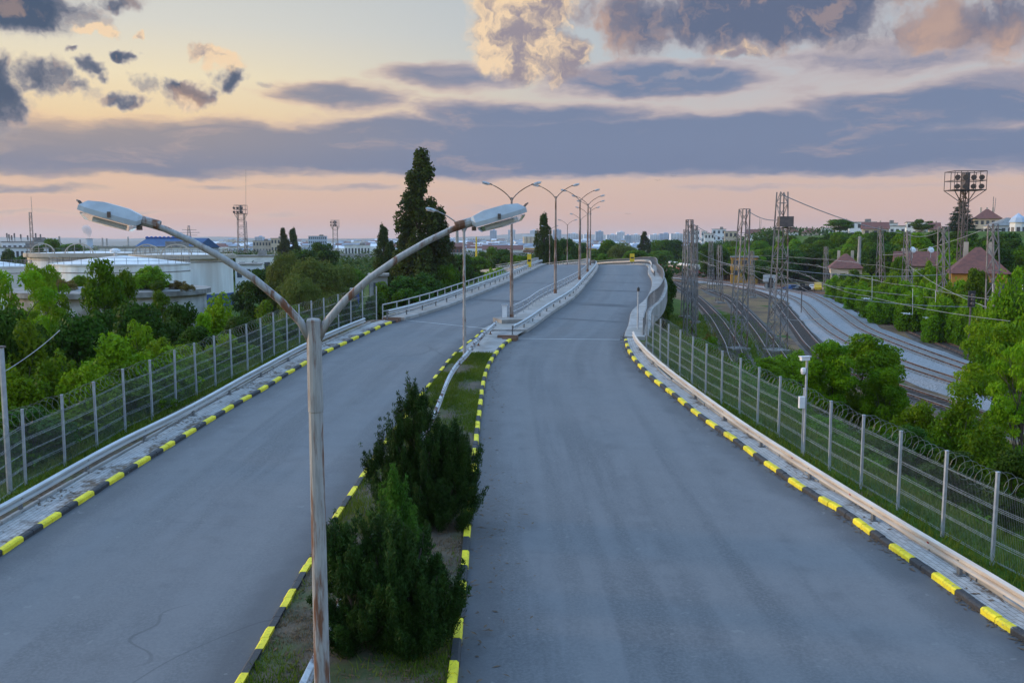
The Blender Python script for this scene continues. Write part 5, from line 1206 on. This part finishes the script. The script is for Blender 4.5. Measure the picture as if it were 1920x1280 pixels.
def trunk_mesh(name, H, Wd, cl, r, kind, stems=1):
    b = MB(); tr_ = max(.05, H*.018)*(1.0 if stems == 1 else .6)
    for k in range(stems):
        ox, oy = (0,0) if stems == 1 else (r.gauss(0,.12)*Wd, r.gauss(0,.12)*Wd); top = H*(.9 if kind in ('poplar','spruce') else .62)
        pts = [(ox + r.gauss(0,.012)*H*t, oy + r.gauss(0,.012)*H*t, -.4+top*t) for t in (0,.25,.5,.75,1)]; b.tube(pts, [tr_*1.25,tr_,tr_*.8,tr_*.55,tr_*.25], 7)
        for c in r.sample(cl, min(len(cl), 12 if kind != 'poplar' else 16)):
            f = min(.95, max(.2, c[2]/H-.22)); i = f*4*H*1.0/top if top else 0; z0 = min(top*.95, max(.15*H, c[2]-.28*H)); u = (z0+.4)/top*4; i = min(3, int(u)); p0 = Vector(pts[i]).lerp(Vector(pts[i+1]), min(1,u-i)); p1 = Vector(c[:3])
            mid_ = p0.lerp(p1,.5) + Vector((0,0,.05*H)); b.tube([p0, mid_, p1], [tr_*.45,tr_*.28,tr_*.10], 5)
    me_o = b.build(name, M['bark'], smooth=True); me = me_o.data; bpy.data.objects.remove(me_o); return me
PROTO = {}
def proto_tree(key, kind, H, Wd, n, size, aspect, m, seed, stems=1, **kw):
    r = random.Random(seed); cl = crown(kind, H, Wd, r)
    PROTO[key] = (leafmesh('crown_leaves', cl, n, size, aspect, seed, m, **kw), trunk_mesh('trunk', H, Wd, cl, r, kind, stems), H, Wd)
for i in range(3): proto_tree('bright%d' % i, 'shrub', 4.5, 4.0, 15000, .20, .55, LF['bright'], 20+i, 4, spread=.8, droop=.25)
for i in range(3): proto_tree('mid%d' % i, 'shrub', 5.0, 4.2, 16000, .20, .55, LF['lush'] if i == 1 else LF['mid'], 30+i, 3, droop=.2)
for i in range(2): proto_tree('midtree%d' % i, 'round', 7.5, 5.5, 17000, .23, .6, LF['mid'], 40+i, 1)
for i in range(2): proto_tree('roundbush%d' % i, 'round', 6.5, 4.6, 21000, .20, .5, LF['lush'], 43+i, 2, droop=.25)
for i in range(2): proto_tree('deepbush%d' % i, 'round', 5.0, 4.5, 13000, .20, .6, LF['deep'], 46+i, 2)
for i in range(2): proto_tree('airy%d' % i, 'airy', 7.0, 5.0, 11000, .22, .38, LF['bright'], 50+i, 2, droop=.35)
for i in range(3): proto_tree('willow%d' % i, 'willow', 9, 9, 20000, .34, .28, LF['olive'], 54+i, 2, droop=.9)
for i in range(2): proto_tree('poplar%d' % i, 'poplar', 24, 7.5, 21000, .42, .7, LF['poplar'], 60+i)
for i in range(3): proto_tree('wood_deep%d' % i, 'broad', 10, 9, 8000, .50, .6, LF['deep'], 64+i)
for i in range(3): proto_tree('wood_mid%d' % i, 'broad', 10, 9, 8000, .50, .6, LF['mid'], 68+i)
proto_tree('wood_bright0', 'broad', 8, 7, 8000, .42, .6, LF['bright'], 71); proto_tree('wood_pale0', 'broad', 9, 9, 7000, .5, .6, LF['pale'], 72)
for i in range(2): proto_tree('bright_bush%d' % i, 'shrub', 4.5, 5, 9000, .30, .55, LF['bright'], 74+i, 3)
proto_tree('dry0', 'shrub', 3, 4, 8000, .18, .5, LF['autumn'], 77, 3); proto_tree('spruce0', 'spruce', 20, 8, 15000, .55, .3, LF['spruce'], 78, droop=.5)
TN = {'bright':'shrub','mid':'shrub','midtree':'tree','roundbush':'bush','deepbush':'bush','airy':'acacia_tree','willow':'willow_tree','poplar':'poplar_tree','wood_deep':'tree','wood_mid':'tree','wood_bright':'tree','wood_pale':'tree','bright_bush':'shrub','dry':'shrub','spruce':'spruce_tree'}
tcount = {}
def tree(kind, x, yt, wpx, Y, label, group=None, base=None, var=None):
    i = tcount.get(kind, 0); tcount[kind] = i+1; nv = sum(1 for k in PROTO if k.rstrip('0123456789') == kind)
    lm, tm, H, Wd = PROTO['%s%d' % (kind, (i if var is None else var) % nv)]
    top = at(x, yt, Y); z0 = ground_z(top.x, Y) if base is None else base; h = max(.8, top.z - z0); w = wpx/F*Y
    nm = TN[kind]; t = thing(nm, label, nm.split('_')[-1] if nm != 'acacia_tree' else 'tree', (top.x, Y, z0), group)
    t.rotation_euler.z = rnd.uniform(0, 6.28); sx_, sz = w/Wd, h/H
    for n_, me in (('trunk', tm), ('crown', lm)):
        o = bpy.data.objects.new(n_, me); C.objects.link(o); o.parent = t; o.scale = (sx_, sx_, sz)
    return t
T = tree
# left of the road, near the fence
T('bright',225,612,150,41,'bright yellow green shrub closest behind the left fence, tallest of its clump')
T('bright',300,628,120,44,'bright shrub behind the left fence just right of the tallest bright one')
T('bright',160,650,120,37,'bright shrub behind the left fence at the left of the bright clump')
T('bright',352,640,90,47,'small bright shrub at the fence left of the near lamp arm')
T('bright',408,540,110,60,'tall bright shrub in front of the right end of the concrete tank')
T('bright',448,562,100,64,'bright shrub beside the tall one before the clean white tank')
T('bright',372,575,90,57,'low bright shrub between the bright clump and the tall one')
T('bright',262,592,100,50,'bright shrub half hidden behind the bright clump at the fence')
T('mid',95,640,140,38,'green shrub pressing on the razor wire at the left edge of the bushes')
T('mid',20,655,140,36,'dark green shrub at the left edge behind the fence and utility pole')
T('mid',45,590,150,40,'leafy green shrub under the big acacia at the left edge')
T('mid',120,555,120,50,'tall green shrub before the shaded wall of the concrete tank')
T('mid',480,598,90,62,'green shrub along the fence below the left lamp arm')
T('dry',430,618,120,56,'low yellow brown shrub along the left fence')
T('dry',500,600,90,66,'small yellow brown shrub by the left fence further along')
T('airy',28,500,150,50,'tall airy acacia at the left edge of the picture')
T('airy',82,492,80,66,'thin airy acacia before the tanks at the left')
T('midtree',190,492,105,64,'dense rounded tree standing in front of the cone roofed tank')
T('midtree',232,508,70,68,'slimmer tree touching the dense rounded one before the tanks')
T('deepbush',255,575,130,57,'dark bush in front of the whitewashed concrete wall')
T('deepbush',330,572,120,62,'dark bush before the right part of the concrete tank')
T('deepbush',150,600,150,46,'dark bush between the airy acacia and the bright clump')
T('deepbush',375,615,100,55,'dark bush low by the fence right of the bright clump')
T('mid',500,560,90,86,'green shrub below the willow on its left')
T('deepbush',470,530,90,112,'dark bush at the foot of the clean white tank')
T('deepbush',60,612,130,45,'dark bush beneath the airy acacia')
for k, (x, h, kd) in enumerate([(75,2.4,'bright_bush'),(120,1.5,'dry'),(150,1.8,'bright_bush'),(200,1.5,'mid'),(232,1.9,'dry'),(282,3.2,'bright_bush'),(258,1.7,'dry'),(310,1.1,'bright_bush'),(98,2.0,'bright_bush'),(335,1.2,'dry'),(180,1.2,'dry'),(352,.9,'dry'),(296,1.4,'mid')]):
    cx, cy, zt, rr_ = OLDTANK; yb = cy - 3 + rnd.uniform(-4,3); X = (x-960)/F*yb; z = zt + .15
    lm, tm, H, Wd = PROTO[kd+'0']
    t = thing('shrub', 'wild shrub growing on the slab roof of the round concrete tank', 'shrub', (X, yb, z), 'shrubs on the concrete tank roof')
    for n_, me in (('trunk', tm), ('crown', lm)): o = bpy.data.objects.new(n_, me); C.objects.link(o); o.parent = t; o.scale = (h*1.25/Wd*(1.6 if kd == 'dry' else 1), h*1.25/Wd*(1.6 if kd == 'dry' else 1), h/H)
T('mid',112,522,80,74,'green tree leaning over the left part of the concrete tank roof'); T('midtree',300,548,70,82,'small rounded tree close before the right part of the concrete tank'); T('mid',70,548,90,70,'green shrub hiding the left end of the concrete tank'); T('mid',2,515,120,47,'leafy green tree cut by the left edge'); T('deepbush',5,590,150,41,'dark bush filling the left edge above the utility pole'); T('bright',130,600,100,55,'bright shrub below the shaded wall of the concrete tank'); T('deepbush',200,585,110,60,'dark bush at the foot of the dense rounded tree'); T('mid',345,605,90,60,'green shrub between the bright clump and the concrete wall')
for k in range(22):
    Y = 27 + k*1.75; X = LL(Y) - 2.5 - rnd.uniform(1.6, 4.6); q = 960+F*X/Y; zt = ground_z(X,Y)+rnd.uniform(1.9,3.3); yt_ = 640 - F*(Y*math.sin(TH)+(zt-CZ)*math.cos(TH))/(Y*math.cos(TH)-(zt-CZ)*math.sin(TH))
    T(rnd.choice(['mid','mid','bright','deepbush']), q, yt_, rnd.uniform(2.4,3.8)*F/Y, Y, 'low leafy shrub in the row pressed against the left mesh fence', 'shrubs in a row along the left fence')
# middle distance, left
T('willow',590,488,150,104,'broad grey green willow behind the left fence, in front of the small floodlight tower'); T('willow',535,478,100,112,'grey green willow at the left of the broad willow'); T('willow',640,503,90,110,'grey green willow at the right of the broad willow')
T('willow',565,520,110,94,'lower grey green willow in front of the broad willow')
T('deepbush',650,560,110,88,'dark bush along the fence below the willows'); T('deepbush',705,560,60,98,'dark bush by the weathered concrete tower'); T('mid',560,590,110,76,'green bush between the fence and the willows')
T('wood_deep',605,456,62,235,'round dark tree behind the willow under the small floodlight tower'); T('wood_deep',565,470,70,210,'dark tree behind the left willow'); T('wood_deep',500,505,80,150,'dark tree right of the white shed'); T('wood_deep',650,520,70,140,'dark round tree right of the willows'); T('wood_mid',662,505,60,170,'green tree under the viaduct end')
T('poplar',531,430,26,335,'left one of the twin dark poplars on the left skyline', var=0); T('poplar',549,429,28,338,'right one of the twin dark poplars on the left skyline', var=1)
T('wood_deep',455,475,50,300,'dark tree at the foot of the rusty floodlight tower'); T('wood_deep',490,478,60,290,'dark tree left of the twin poplars'); T('wood_mid',575,472,50,300,'green tree right of the twin poplars')
T('wood_deep',70,462,40,290,'dark tree in front of the white office block'); T('wood_deep',15,468,30,285,'small dark tree before the pale annex at the left edge'); T('wood_mid',95,450,46,330,'tree right of the white office block'); T('wood_mid',130,458,70,330,'broad low tree behind the flat rimmed tank'); T('wood_deep',50,480,60,260,'dark low tree behind the left tank')
T('poplar',787,289,98,150,'very tall dark poplar rising above the skyline left of the bridge', var=0); T('poplar',824,395,58,153,'shorter dark poplar joined to the right of the very tall one', var=1); T('poplar',765,420,60,151,'leafy side stem at the left of the very tall poplar', var=1)
T('poplar',718,424,36,185,'medium dark poplar left of the very tall one', var=1); T('poplar',733,455,30,186,'small dark poplar at the right of the medium one', var=0)
T('wood_deep',760,520,110,112,'dark tree at the foot of the very tall poplar'); T('wood_mid',725,535,80,106,'green tree behind the end of the left fence'); T('wood_deep',800,515,90,128,'dark tree behind the bridge railing by the poplars')
for x, yt, w, Y, k, lab in [(838,498,60,150,'wood_mid','green tree behind the bridge railing right of the poplars'),(862,478,60,200,'wood_deep','dark tree below the grey chimney'),(890,482,66,230,'wood_mid','round green tree under the yellow mast'),(918,466,60,280,'wood_mid','green tree before the far viaduct, right of the yellow mast'),(945,468,56,270,'wood_deep','dark tree before the far viaduct left of the round silos'),(975,482,60,230,'wood_mid','rounded green tree in front of the far viaduct pier'),(935,495,60,190,'bright_bush','bright bush behind the bridge railing'),(992,492,46,210,'wood_mid','low green tree left of the slim poplar'),
   (1036,448,40,238,'wood_deep','dark tree touching the slim poplar on the right'),(1060,448,46,330,'wood_deep','dark rounded tree behind the farthest lamp'),(1086,456,50,340,'wood_deep','dark tree left of the lamps on the crest'),(1110,470,60,300,'wood_mid','green tree below the orange girder bridge'),(1142,452,50,340,'wood_mid','round tree right of the lamps on the crest'),(1168,456,70,320,'willow','grey green tree behind the railing at the bend'),(1192,470,66,290,'wood_mid','bright green tree behind the yellow board at the bend'),(1130,478,60,280,'wood_mid','green tree behind the railing left of the bend'),(1055,478,60,260,'wood_deep','dark tree behind the railing under the farthest lamp'),
   (1236,452,60,430,'wood_mid','green tree right of the hazy poplar'),(1262,450,60,430,'wood_deep','dark tree above the coaches near the bend'),(1240,470,60,400,'wood_mid','green tree beside the yellow board, above the bend')]: T(k, x, yt, w, Y, lab)
T('poplar',1020,402,38,232,'slim dark poplar standing alone behind the bridge, among the lamps', var=1); T('poplar',1208,436,28,420,'hazy narrow poplar in front of the panel blocks', var=0)
T('deepbush',1250,508,44,138,'dark bush growing against the outer side of the bridge'); T('deepbush',1243,528,40,118,'lower dark bush against the bridge piers')
# right of the road
T('roundbush',1556,640,110,50,'left half of the big leafy bush behind the right fence',var=0); T('roundbush',1628,628,150,52,'big leafy rounded bush behind the right fence, darkest on its right side',var=1)
T('roundbush',1660,690,90,49,'lower leafy bush at the right foot of the big rounded one',var=0)
T('bright',1478,640,110,64,'light green bush left of the security camera mast'); T('bright',1440,668,70,60,'low light green bush by the fence left of the camera mast'); T('dry',1330,612,50,76,'small yellowish bush on the bank beside the grassy lattice mast'); T('mid',1330,628,80,72,'green bush on the bank below the grassy lattice mast'); T('mid',1395,655,80,64,'green bush on the bank below the leaning mast')
T('mid',1725,725,120,41,'feathery green bush behind the fence right of the big rounded one'); T('mid',1795,712,140,38,'large feathery green bush behind the right fence'); T('mid',1865,765,130,33,'feathery green bush nearest the right edge behind the fence'); T('deepbush',1700,800,110,36,'dark low bush behind the fence below the feathery ones'); T('deepbush',1905,850,120,28,'dark bush behind the fence in the right corner'); T('deepbush',1790,850,120,31,'dark low bush behind the fence left of the right corner')
T('airy',1885,602,160,44,'tall airy acacia near the right edge over the ballast'); T('airy',1915,640,120,40,'airy acacia cut by the right edge behind the fence'); T('bright',1900,490,100,72,'bright acacia in front of the ochre house at the right edge'); T('bright',1868,540,90,76,'bright bush below the ochre house behind the signal')
T('mid',1545,775,80,45,'low weedy bush at the fence under the big leafy bush'); T('mid',1640,800,90,42,'low weedy bush at the fence right of the camera mast')
for k, (x, yt, w, Y) in enumerate([(1610,522,60,160),(1640,530,60,142),(1668,520,60,140),(1695,516,56,134),(1722,522,64,124),(1752,516,60,120),(1788,520,70,112),(1822,545,60,104),(1590,515,50,180),(1655,545,60,132),(1705,545,60,122),(1770,545,70,108),(1735,480,50,150),(1795,478,60,150),(1830,490,60,128),(1626,505,50,172),(1845,560,60,92),(1680,500,50,155)]):
    T('bright_bush', x, yt, w, Y, 'bright green bush in the thicket beyond the old brown track', 'bright thicket beyond the old brown track')
T('wood_mid',1600,508,60,190,'green tree half hiding the cream railway house from the front'); T('bright_bush',1570,512,46,195,'bright bush at the left corner of the cream railway house'); T('wood_deep',1640,486,44,200,'dark tree at the right corner of the cream railway house'); T('wood_mid',1690,484,44,172,'green tree at the left end of the long red roof'); T('wood_bright',1765,478,60,160,'light green tree at the right end of the long red roof'); T('wood_mid',1832,505,56,112,'green tree at the left corner of the ochre house'); T('bright_bush',1800,512,60,120,'bright bush left of the ochre house'); T('wood_deep',1425,488,40,255,'dark tree at the right corner of the ochre yellow block'); T('wood_deep',1400,498,26,258,'dark ivy like tree in front of the ochre yellow block'); T('wood_deep',1465,490,60,245,'dark tree behind the small pale shed')
T('spruce',1806,358,58,335,'tall dark spruce behind the tall floodlight tower')
T('wood_deep',1722,476,60,190,'very dark round tree beside the long red roof with dishes'); T('wood_pale',1512,462,60,330,'pale blossoming tree in the wood right of the tallest mast'); T('wood_mid',1730,412,46,345,'tall green tree between the white villa and the spruce'); T('wood_deep',1850,432,70,300,'dark tree below the large cream villa'); T('wood_mid',1575,412,60,420,'tall green tree topping the wood on the ridge')
r = random.Random(5); placed = []
HOUSES = [(1565,1640,205,520),(1690,1785,178,512),(1812,1930,125,530),(1372,1432,262,500),(1470,1545,232,548),(1432,1466,225,530)]
tries = 0
while len(placed) < 190 and tries < 16000:
    tries += 1; Y = r.uniform(165, 470) if r.random() < .6 else r.uniform(225, 340); x = r.uniform(1296, 1935); t_ = (x-960)/F
    X = t_*Y; h = hill(X, Y)
    if h < .6 and not (Y > 275 and x > 1330): continue
    if Y < 220 and x < 1560: continue
    if x < 1430 and Y < 275: continue
    Ht = r.uniform(6.5, 11); Wt = Ht*r.uniform(.75,1.0)
    _, _ , = x, Y; zt = h + Ht; s_ = math.sin(TH); c_ = math.cos(TH); d = Y*c_-(zt-CZ)*s_; ytop = 640 - F*(Y*s_+(zt-CZ)*c_)/d
    lim = 447 if x < 1420 else 442 if x < 1560 else 434 if x < 1830 else 437
    if ytop < lim: continue
    if any(a-10 < x < b_+10 and Y < YY and ytop < yb for a, b_, YY, yb in HOUSES): continue
    if any(a-6 < x < b_+6 and YY-2 < Y < YY+14 for a, b_, YY, yb in HOUSES): continue
    if any((X-px_)**2 + (Y-py_)**2 < 16 for px_, py_ in placed): continue
    placed.append((X, Y)); k = r.choice(['wood_deep','wood_deep','wood_mid','wood_mid','wood_bright'])
    lab = {'wood_deep':'dark green tree in the wood covering the hillside beyond the railway','wood_mid':'mid green tree in the wood covering the hillside beyond the railway','wood_bright':'light green tree in the wood covering the hillside beyond the railway'}[k]
    T(k, x, ytop, Wt*F/Y, Y, lab, 'trees of the hillside wood')
# far-off woods across the plain, and the scrub and grass nobody could count
def scatter(name, cl, n, size, aspect, seed, m, **kw):
    me = leafmesh(name, cl, n, size, aspect, seed, m, **kw); o = bpy.data.objects.new(name, me); C.objects.link(o); return tag(o, kind='stuff')
r = random.Random(21); cl = []
for k in range(1250):
    Y = 250*math.exp(r.random()*2.0); x = r.uniform(-60, 1330) if k < 900 else r.uniform(-900, -40); X = (x-960)/F*Y
    if abs(X-10) < 60 and Y < 300: continue
    h = r.uniform(3,7.5); w = r.uniform(4,9)*(1+Y/1500); cl.append((X,Y,h*.45,w,w*.7,h*.55,r.random()))
scatter('distant_woods', cl, 95000, 1.5, .6, 5, LF['deep'], inner=.7)
cl = []
for k in range(260):
    Y = r.uniform(470,760); x = r.uniform(1290,1960); X = (x-960)/F*Y; h = r.uniform(4,7); cl.append((X,Y,hill(X,Y)+h*.3,r.uniform(5,9),5,h*.5,r.random()))
scatter('ridge_woods', cl, 26000, 1.2, .6, 6, LF['deep'], inner=.7)
cl = []
for k in range(420):
    Y = r.uniform(10, 118); o = 3.6 + 26*r.random()**1.5; X = LL(min(Y,110)) - o
    if (X-OLDTANK[0])**2 + (Y-112)**2 < 12.5**2: continue
    s = r.uniform(.5,1.3)*(.6 if o < 6 else 1); cl.append((X,Y,ground_z(X,Y)+s*.35,s*1.2,s*1.2,s*.8,r.random()))
scatter('undergrowth', cl, 60000, .20, .45, 7, LF['mid'], droop=.1)
cl = []
for k in range(330):
    Y = r.uniform(8, 62); o = 3.0 + 13*r.random(); X = RR(Y) + o; s = r.uniform(.25,.8)*(.6 if o < 5 else 1); cl.append((X,Y,ground_z(X,Y)+s*.3,s*1.2,s*1.2,s*.7,r.random()))
scatter('undergrowth', cl, 46000, .16, .4, 8, LF['mid'], droop=.1)
def blades(name, pts, seed, m, h0=.07, h1=.2, w=.03):
    g = np.random.default_rng(seed); P = np.array(pts, float); n = len(P); a = g.random(n)*6.283; h = h0+(h1-h0)*g.random(n)**1.5
    dx = np.stack([np.cos(a),np.sin(a),np.zeros(n)],1)*w*.5; ln = np.stack([g.normal(size=n)*.45,g.normal(size=n)*.45,np.ones(n)],1)*h[:,None]
    v = np.empty((n,3,3)); v[:,0] = P-dx; v[:,1] = P+dx; v[:,2] = P+ln
    me = bpy.data.meshes.new(name); me.vertices.add(n*3); me.vertices.foreach_set('co', v.astype(np.float32).ravel()); me.loops.add(n*3); me.loops.foreach_set('vertex_index', np.arange(n*3,dtype=np.int32)); me.polygons.add(n); me.polygons.foreach_set('loop_start', np.arange(0,n*3,3,dtype=np.int32))
    me.materials.append(m); me.update(calc_edges=True); at_ = me.attributes.new('tint','FLOAT','POINT'); at_.data.foreach_set('value', np.repeat(np.clip(.5+.25*np.sin(P[:,0]*2.1+P[:,1]*.9)+g.normal(size=n)*.25,0,1),3).astype(np.float32))
    o = bpy.data.objects.new(name, me); C.objects.link(o); return tag(o, kind='stuff')
pts = []
while len(pts) < 52000:
    Y = r.uniform(14, 52.4); a, b_ = ML(Y)+.2, MR(Y)-.2; X = r.uniform(a, b_)
    dens = ss(22, 32, Y)*.75+.25 if True else 1
    if math.sin(X*1.7+Y*.6)+math.sin(X*.6-Y*1.3)+r.gauss(0,.5) < -.5 + (1-dens)*1.6: continue
    pts.append((X, Y, rz(Y)+.07))
blades('grass', pts, 3, LF['grass'])
pts = []
while len(pts) < 42000:
    side = r.random() < .5; Y = r.uniform(17, 62); o = 2.1 + 5*r.random()**1.2 if side else 1.35 + 5.5*r.random()**1.1
    X = LL(Y)-o if side else RR(Y)+o; pts.append((X, Y, ground_z(X, Y)-.02))
blades('grass', pts, 4, LF['grass'], .12, .45, .04)
pts = []
while len(pts) < 16000:
    Y = r.uniform(62, 150); X = RR(Y) + r.uniform(2, 16); pts.append((X, Y, ground_z(X, Y)))
blades('grass', pts, 5, LF['grass'], .2, .6, .09)
pts = []
while len(pts) < 16000:
    Y = r.uniform(14.5, 30); X = r.uniform(ML(Y)+.2, MR(Y)-.2)
    if math.sin(X*2.3+Y)+math.sin(Y*1.9-X)+r.gauss(0,.6) < 0: continue
    pts.append((X, Y, rz(Y)+.07))
blades('dry_grass', pts, 6, leafmat('dry_grass_blade', (.13,.095,.045), (.22,.17,.09), .2), .04, .13, .02)
# leaf litter on the pavements and by the kerbs
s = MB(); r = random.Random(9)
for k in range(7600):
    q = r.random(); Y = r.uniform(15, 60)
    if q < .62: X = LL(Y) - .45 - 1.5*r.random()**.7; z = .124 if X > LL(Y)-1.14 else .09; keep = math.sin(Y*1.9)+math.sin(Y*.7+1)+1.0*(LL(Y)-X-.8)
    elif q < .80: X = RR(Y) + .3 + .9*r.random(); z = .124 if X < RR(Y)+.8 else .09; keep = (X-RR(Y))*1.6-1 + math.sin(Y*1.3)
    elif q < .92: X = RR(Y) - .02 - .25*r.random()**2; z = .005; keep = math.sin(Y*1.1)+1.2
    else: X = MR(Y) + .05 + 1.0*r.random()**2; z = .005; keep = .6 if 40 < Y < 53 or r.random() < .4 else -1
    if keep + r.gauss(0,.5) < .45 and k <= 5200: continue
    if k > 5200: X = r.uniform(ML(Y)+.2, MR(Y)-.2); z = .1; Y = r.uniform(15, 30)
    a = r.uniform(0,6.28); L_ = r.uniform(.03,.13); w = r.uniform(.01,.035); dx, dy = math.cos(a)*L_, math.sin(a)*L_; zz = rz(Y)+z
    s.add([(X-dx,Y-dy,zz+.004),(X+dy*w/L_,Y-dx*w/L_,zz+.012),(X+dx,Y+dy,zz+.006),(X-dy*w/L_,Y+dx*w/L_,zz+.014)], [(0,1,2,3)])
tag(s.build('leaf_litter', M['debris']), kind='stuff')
# junipers in the median: sprays of needles on upswept limbs
def juniper(label, base, lobes, seed, n, m):
    r = random.Random(seed); t = thing('juniper_bush', label, 'bush', base); cl = []; LOCAL[0] = True; b = MB(); cm = []
    for (lx, ly, h, w) in lobes:
        b.tube([(lx*.2,ly*.2,-.2),(lx*.6,ly*.6,h*.3),(lx,ly,h*.85)], [.09,.06,.015], 6)
        for k in range(int(26*w*h/4)+10):
            z = r.uniform(.03,.93); q = w/2*(1-z)**.6*math.sqrt(r.uniform(.25,1)); a = r.uniform(0,6.283); lean_ = (1-z)*.75+.12
            p0 = Vector((lx*(.5+.5*z)+q*.5*math.cos(a), ly*(.5+.5*z)+q*.5*math.sin(a), h*z*.92)); L_ = r.uniform(.35,.8)*(1 if r.random() < .8 else 1.4)
            d = Vector((math.cos(a)*lean_, math.sin(a)*lean_, 1)).normalized(); tn = r.random()*.7
            for j in range(5):
                p = p0 + d*(L_*j/4) + Vector((q*.5*math.cos(a), q*.5*math.sin(a), 0)); s_ = (.17,.155,.125,.09,.05)[j]*r.uniform(.8,1.25); cl.append((p.x,p.y,max(.08,p.z),s_,s_,s_*1.35,min(1,tn+.06*j)))
            if k % 3 == 0: b.tube([(lx*.4,ly*.4,h*z*.55), p0, p0+d*L_*.8], [.024,.014,.005], 4)
    b.build('stem', M['bark'], t); LOCAL[0] = False
    me = leafmesh('needle_sprays', cl, n, .10, .20, seed, m, up=.1, droop=-1.0, inner=.15, out=.8, spread=.55); o = bpy.data.objects.new('needle_sprays', me); C.objects.link(o); o.parent = t
    return t
jz = lambda Y: rz(Y)+.05
juniper('larger dark juniper with a pointed top, farther along the median', (-2.5,25.2,jz(25.2)), [(-.35,.3,4.3,1.7),(.65,.1,3.1,1.9),(-1.35,0,2.4,1.5),(1.35,-.1,2.6,1.5),(.2,-.5,2.6,1.7),(-.75,-.2,3.0,1.4),(-.8,-.5,1.6,1.7),(1.0,-.4,1.9,1.6)], 101, 150000, LF['juniper'])
juniper('broad dark juniper right beside the near lamp pole', (-2.62,18.0,jz(18.0)), [(-.1,.2,2.75,1.8),(.75,.1,2.3,1.7),(-1.0,-.1,2.5,1.5),(1.4,-.2,1.6,1.3),(.2,-.6,1.9,2.0),(-.8,-.5,1.9,1.6),(1.0,-.7,1.3,1.4)], 102, 145000, LF['juniper'])
juniper('slender lighter juniper sapling between the two dark ones', (-2.75,20.8,jz(20.8)), [(0,0,2.75,1.0),(.35,-.2,1.7,.8),(-.4,0,1.5,.8)], 103, 38000, LF['juniper_light'])
# utility pole and loose cable at the left edge
p = Vector((-16.6, 28.2, ground_z(-16.6,28.2))); zt = at(3,652,28.2).z
b = MB(); x0 = at(2,652,28.2).x; b.tube([(x0,28.2,p.z-.3),(x0,28.2,zt)], .085, 8); b2 = b.build('pole', M['galv_post']); t = thing('utility_pole', 'grey steel pole behind the fence at the left edge', 'pole', (x0,28.2,p.z)); b2.parent = t; b2.location = -t.location
b = MB(); b.box((x0,28.2,zt+.03),(.2,.2,.06)); b.build('cap', M['mast_dk'], t)
wire('grey cable slanting up through the bushes at the left edge', at(2,700,32), at(112,619,40), .1, .014, grp='cables at the left edge')
tag(bpy.data.objects[-1] if False else t)

# ------------------------------------------------------------------ render settings
sc = bpy.context.scene
sc.view_settings.view_transform = 'Standard'; sc.view_settings.look = 'None'; sc.view_settings.exposure = 0; sc.view_settings.gamma = 1
sc.cycles.max_bounces = 6; sc.cycles.diffuse_bounces = 3; sc.cycles.transmission_bounces = 4; sc.cycles.transparent_max_bounces = 6; sc.cycles.volume_bounces = 0
sc.cycles.use_denoising = True; sc.cycles.sample_clamp_indirect = 4
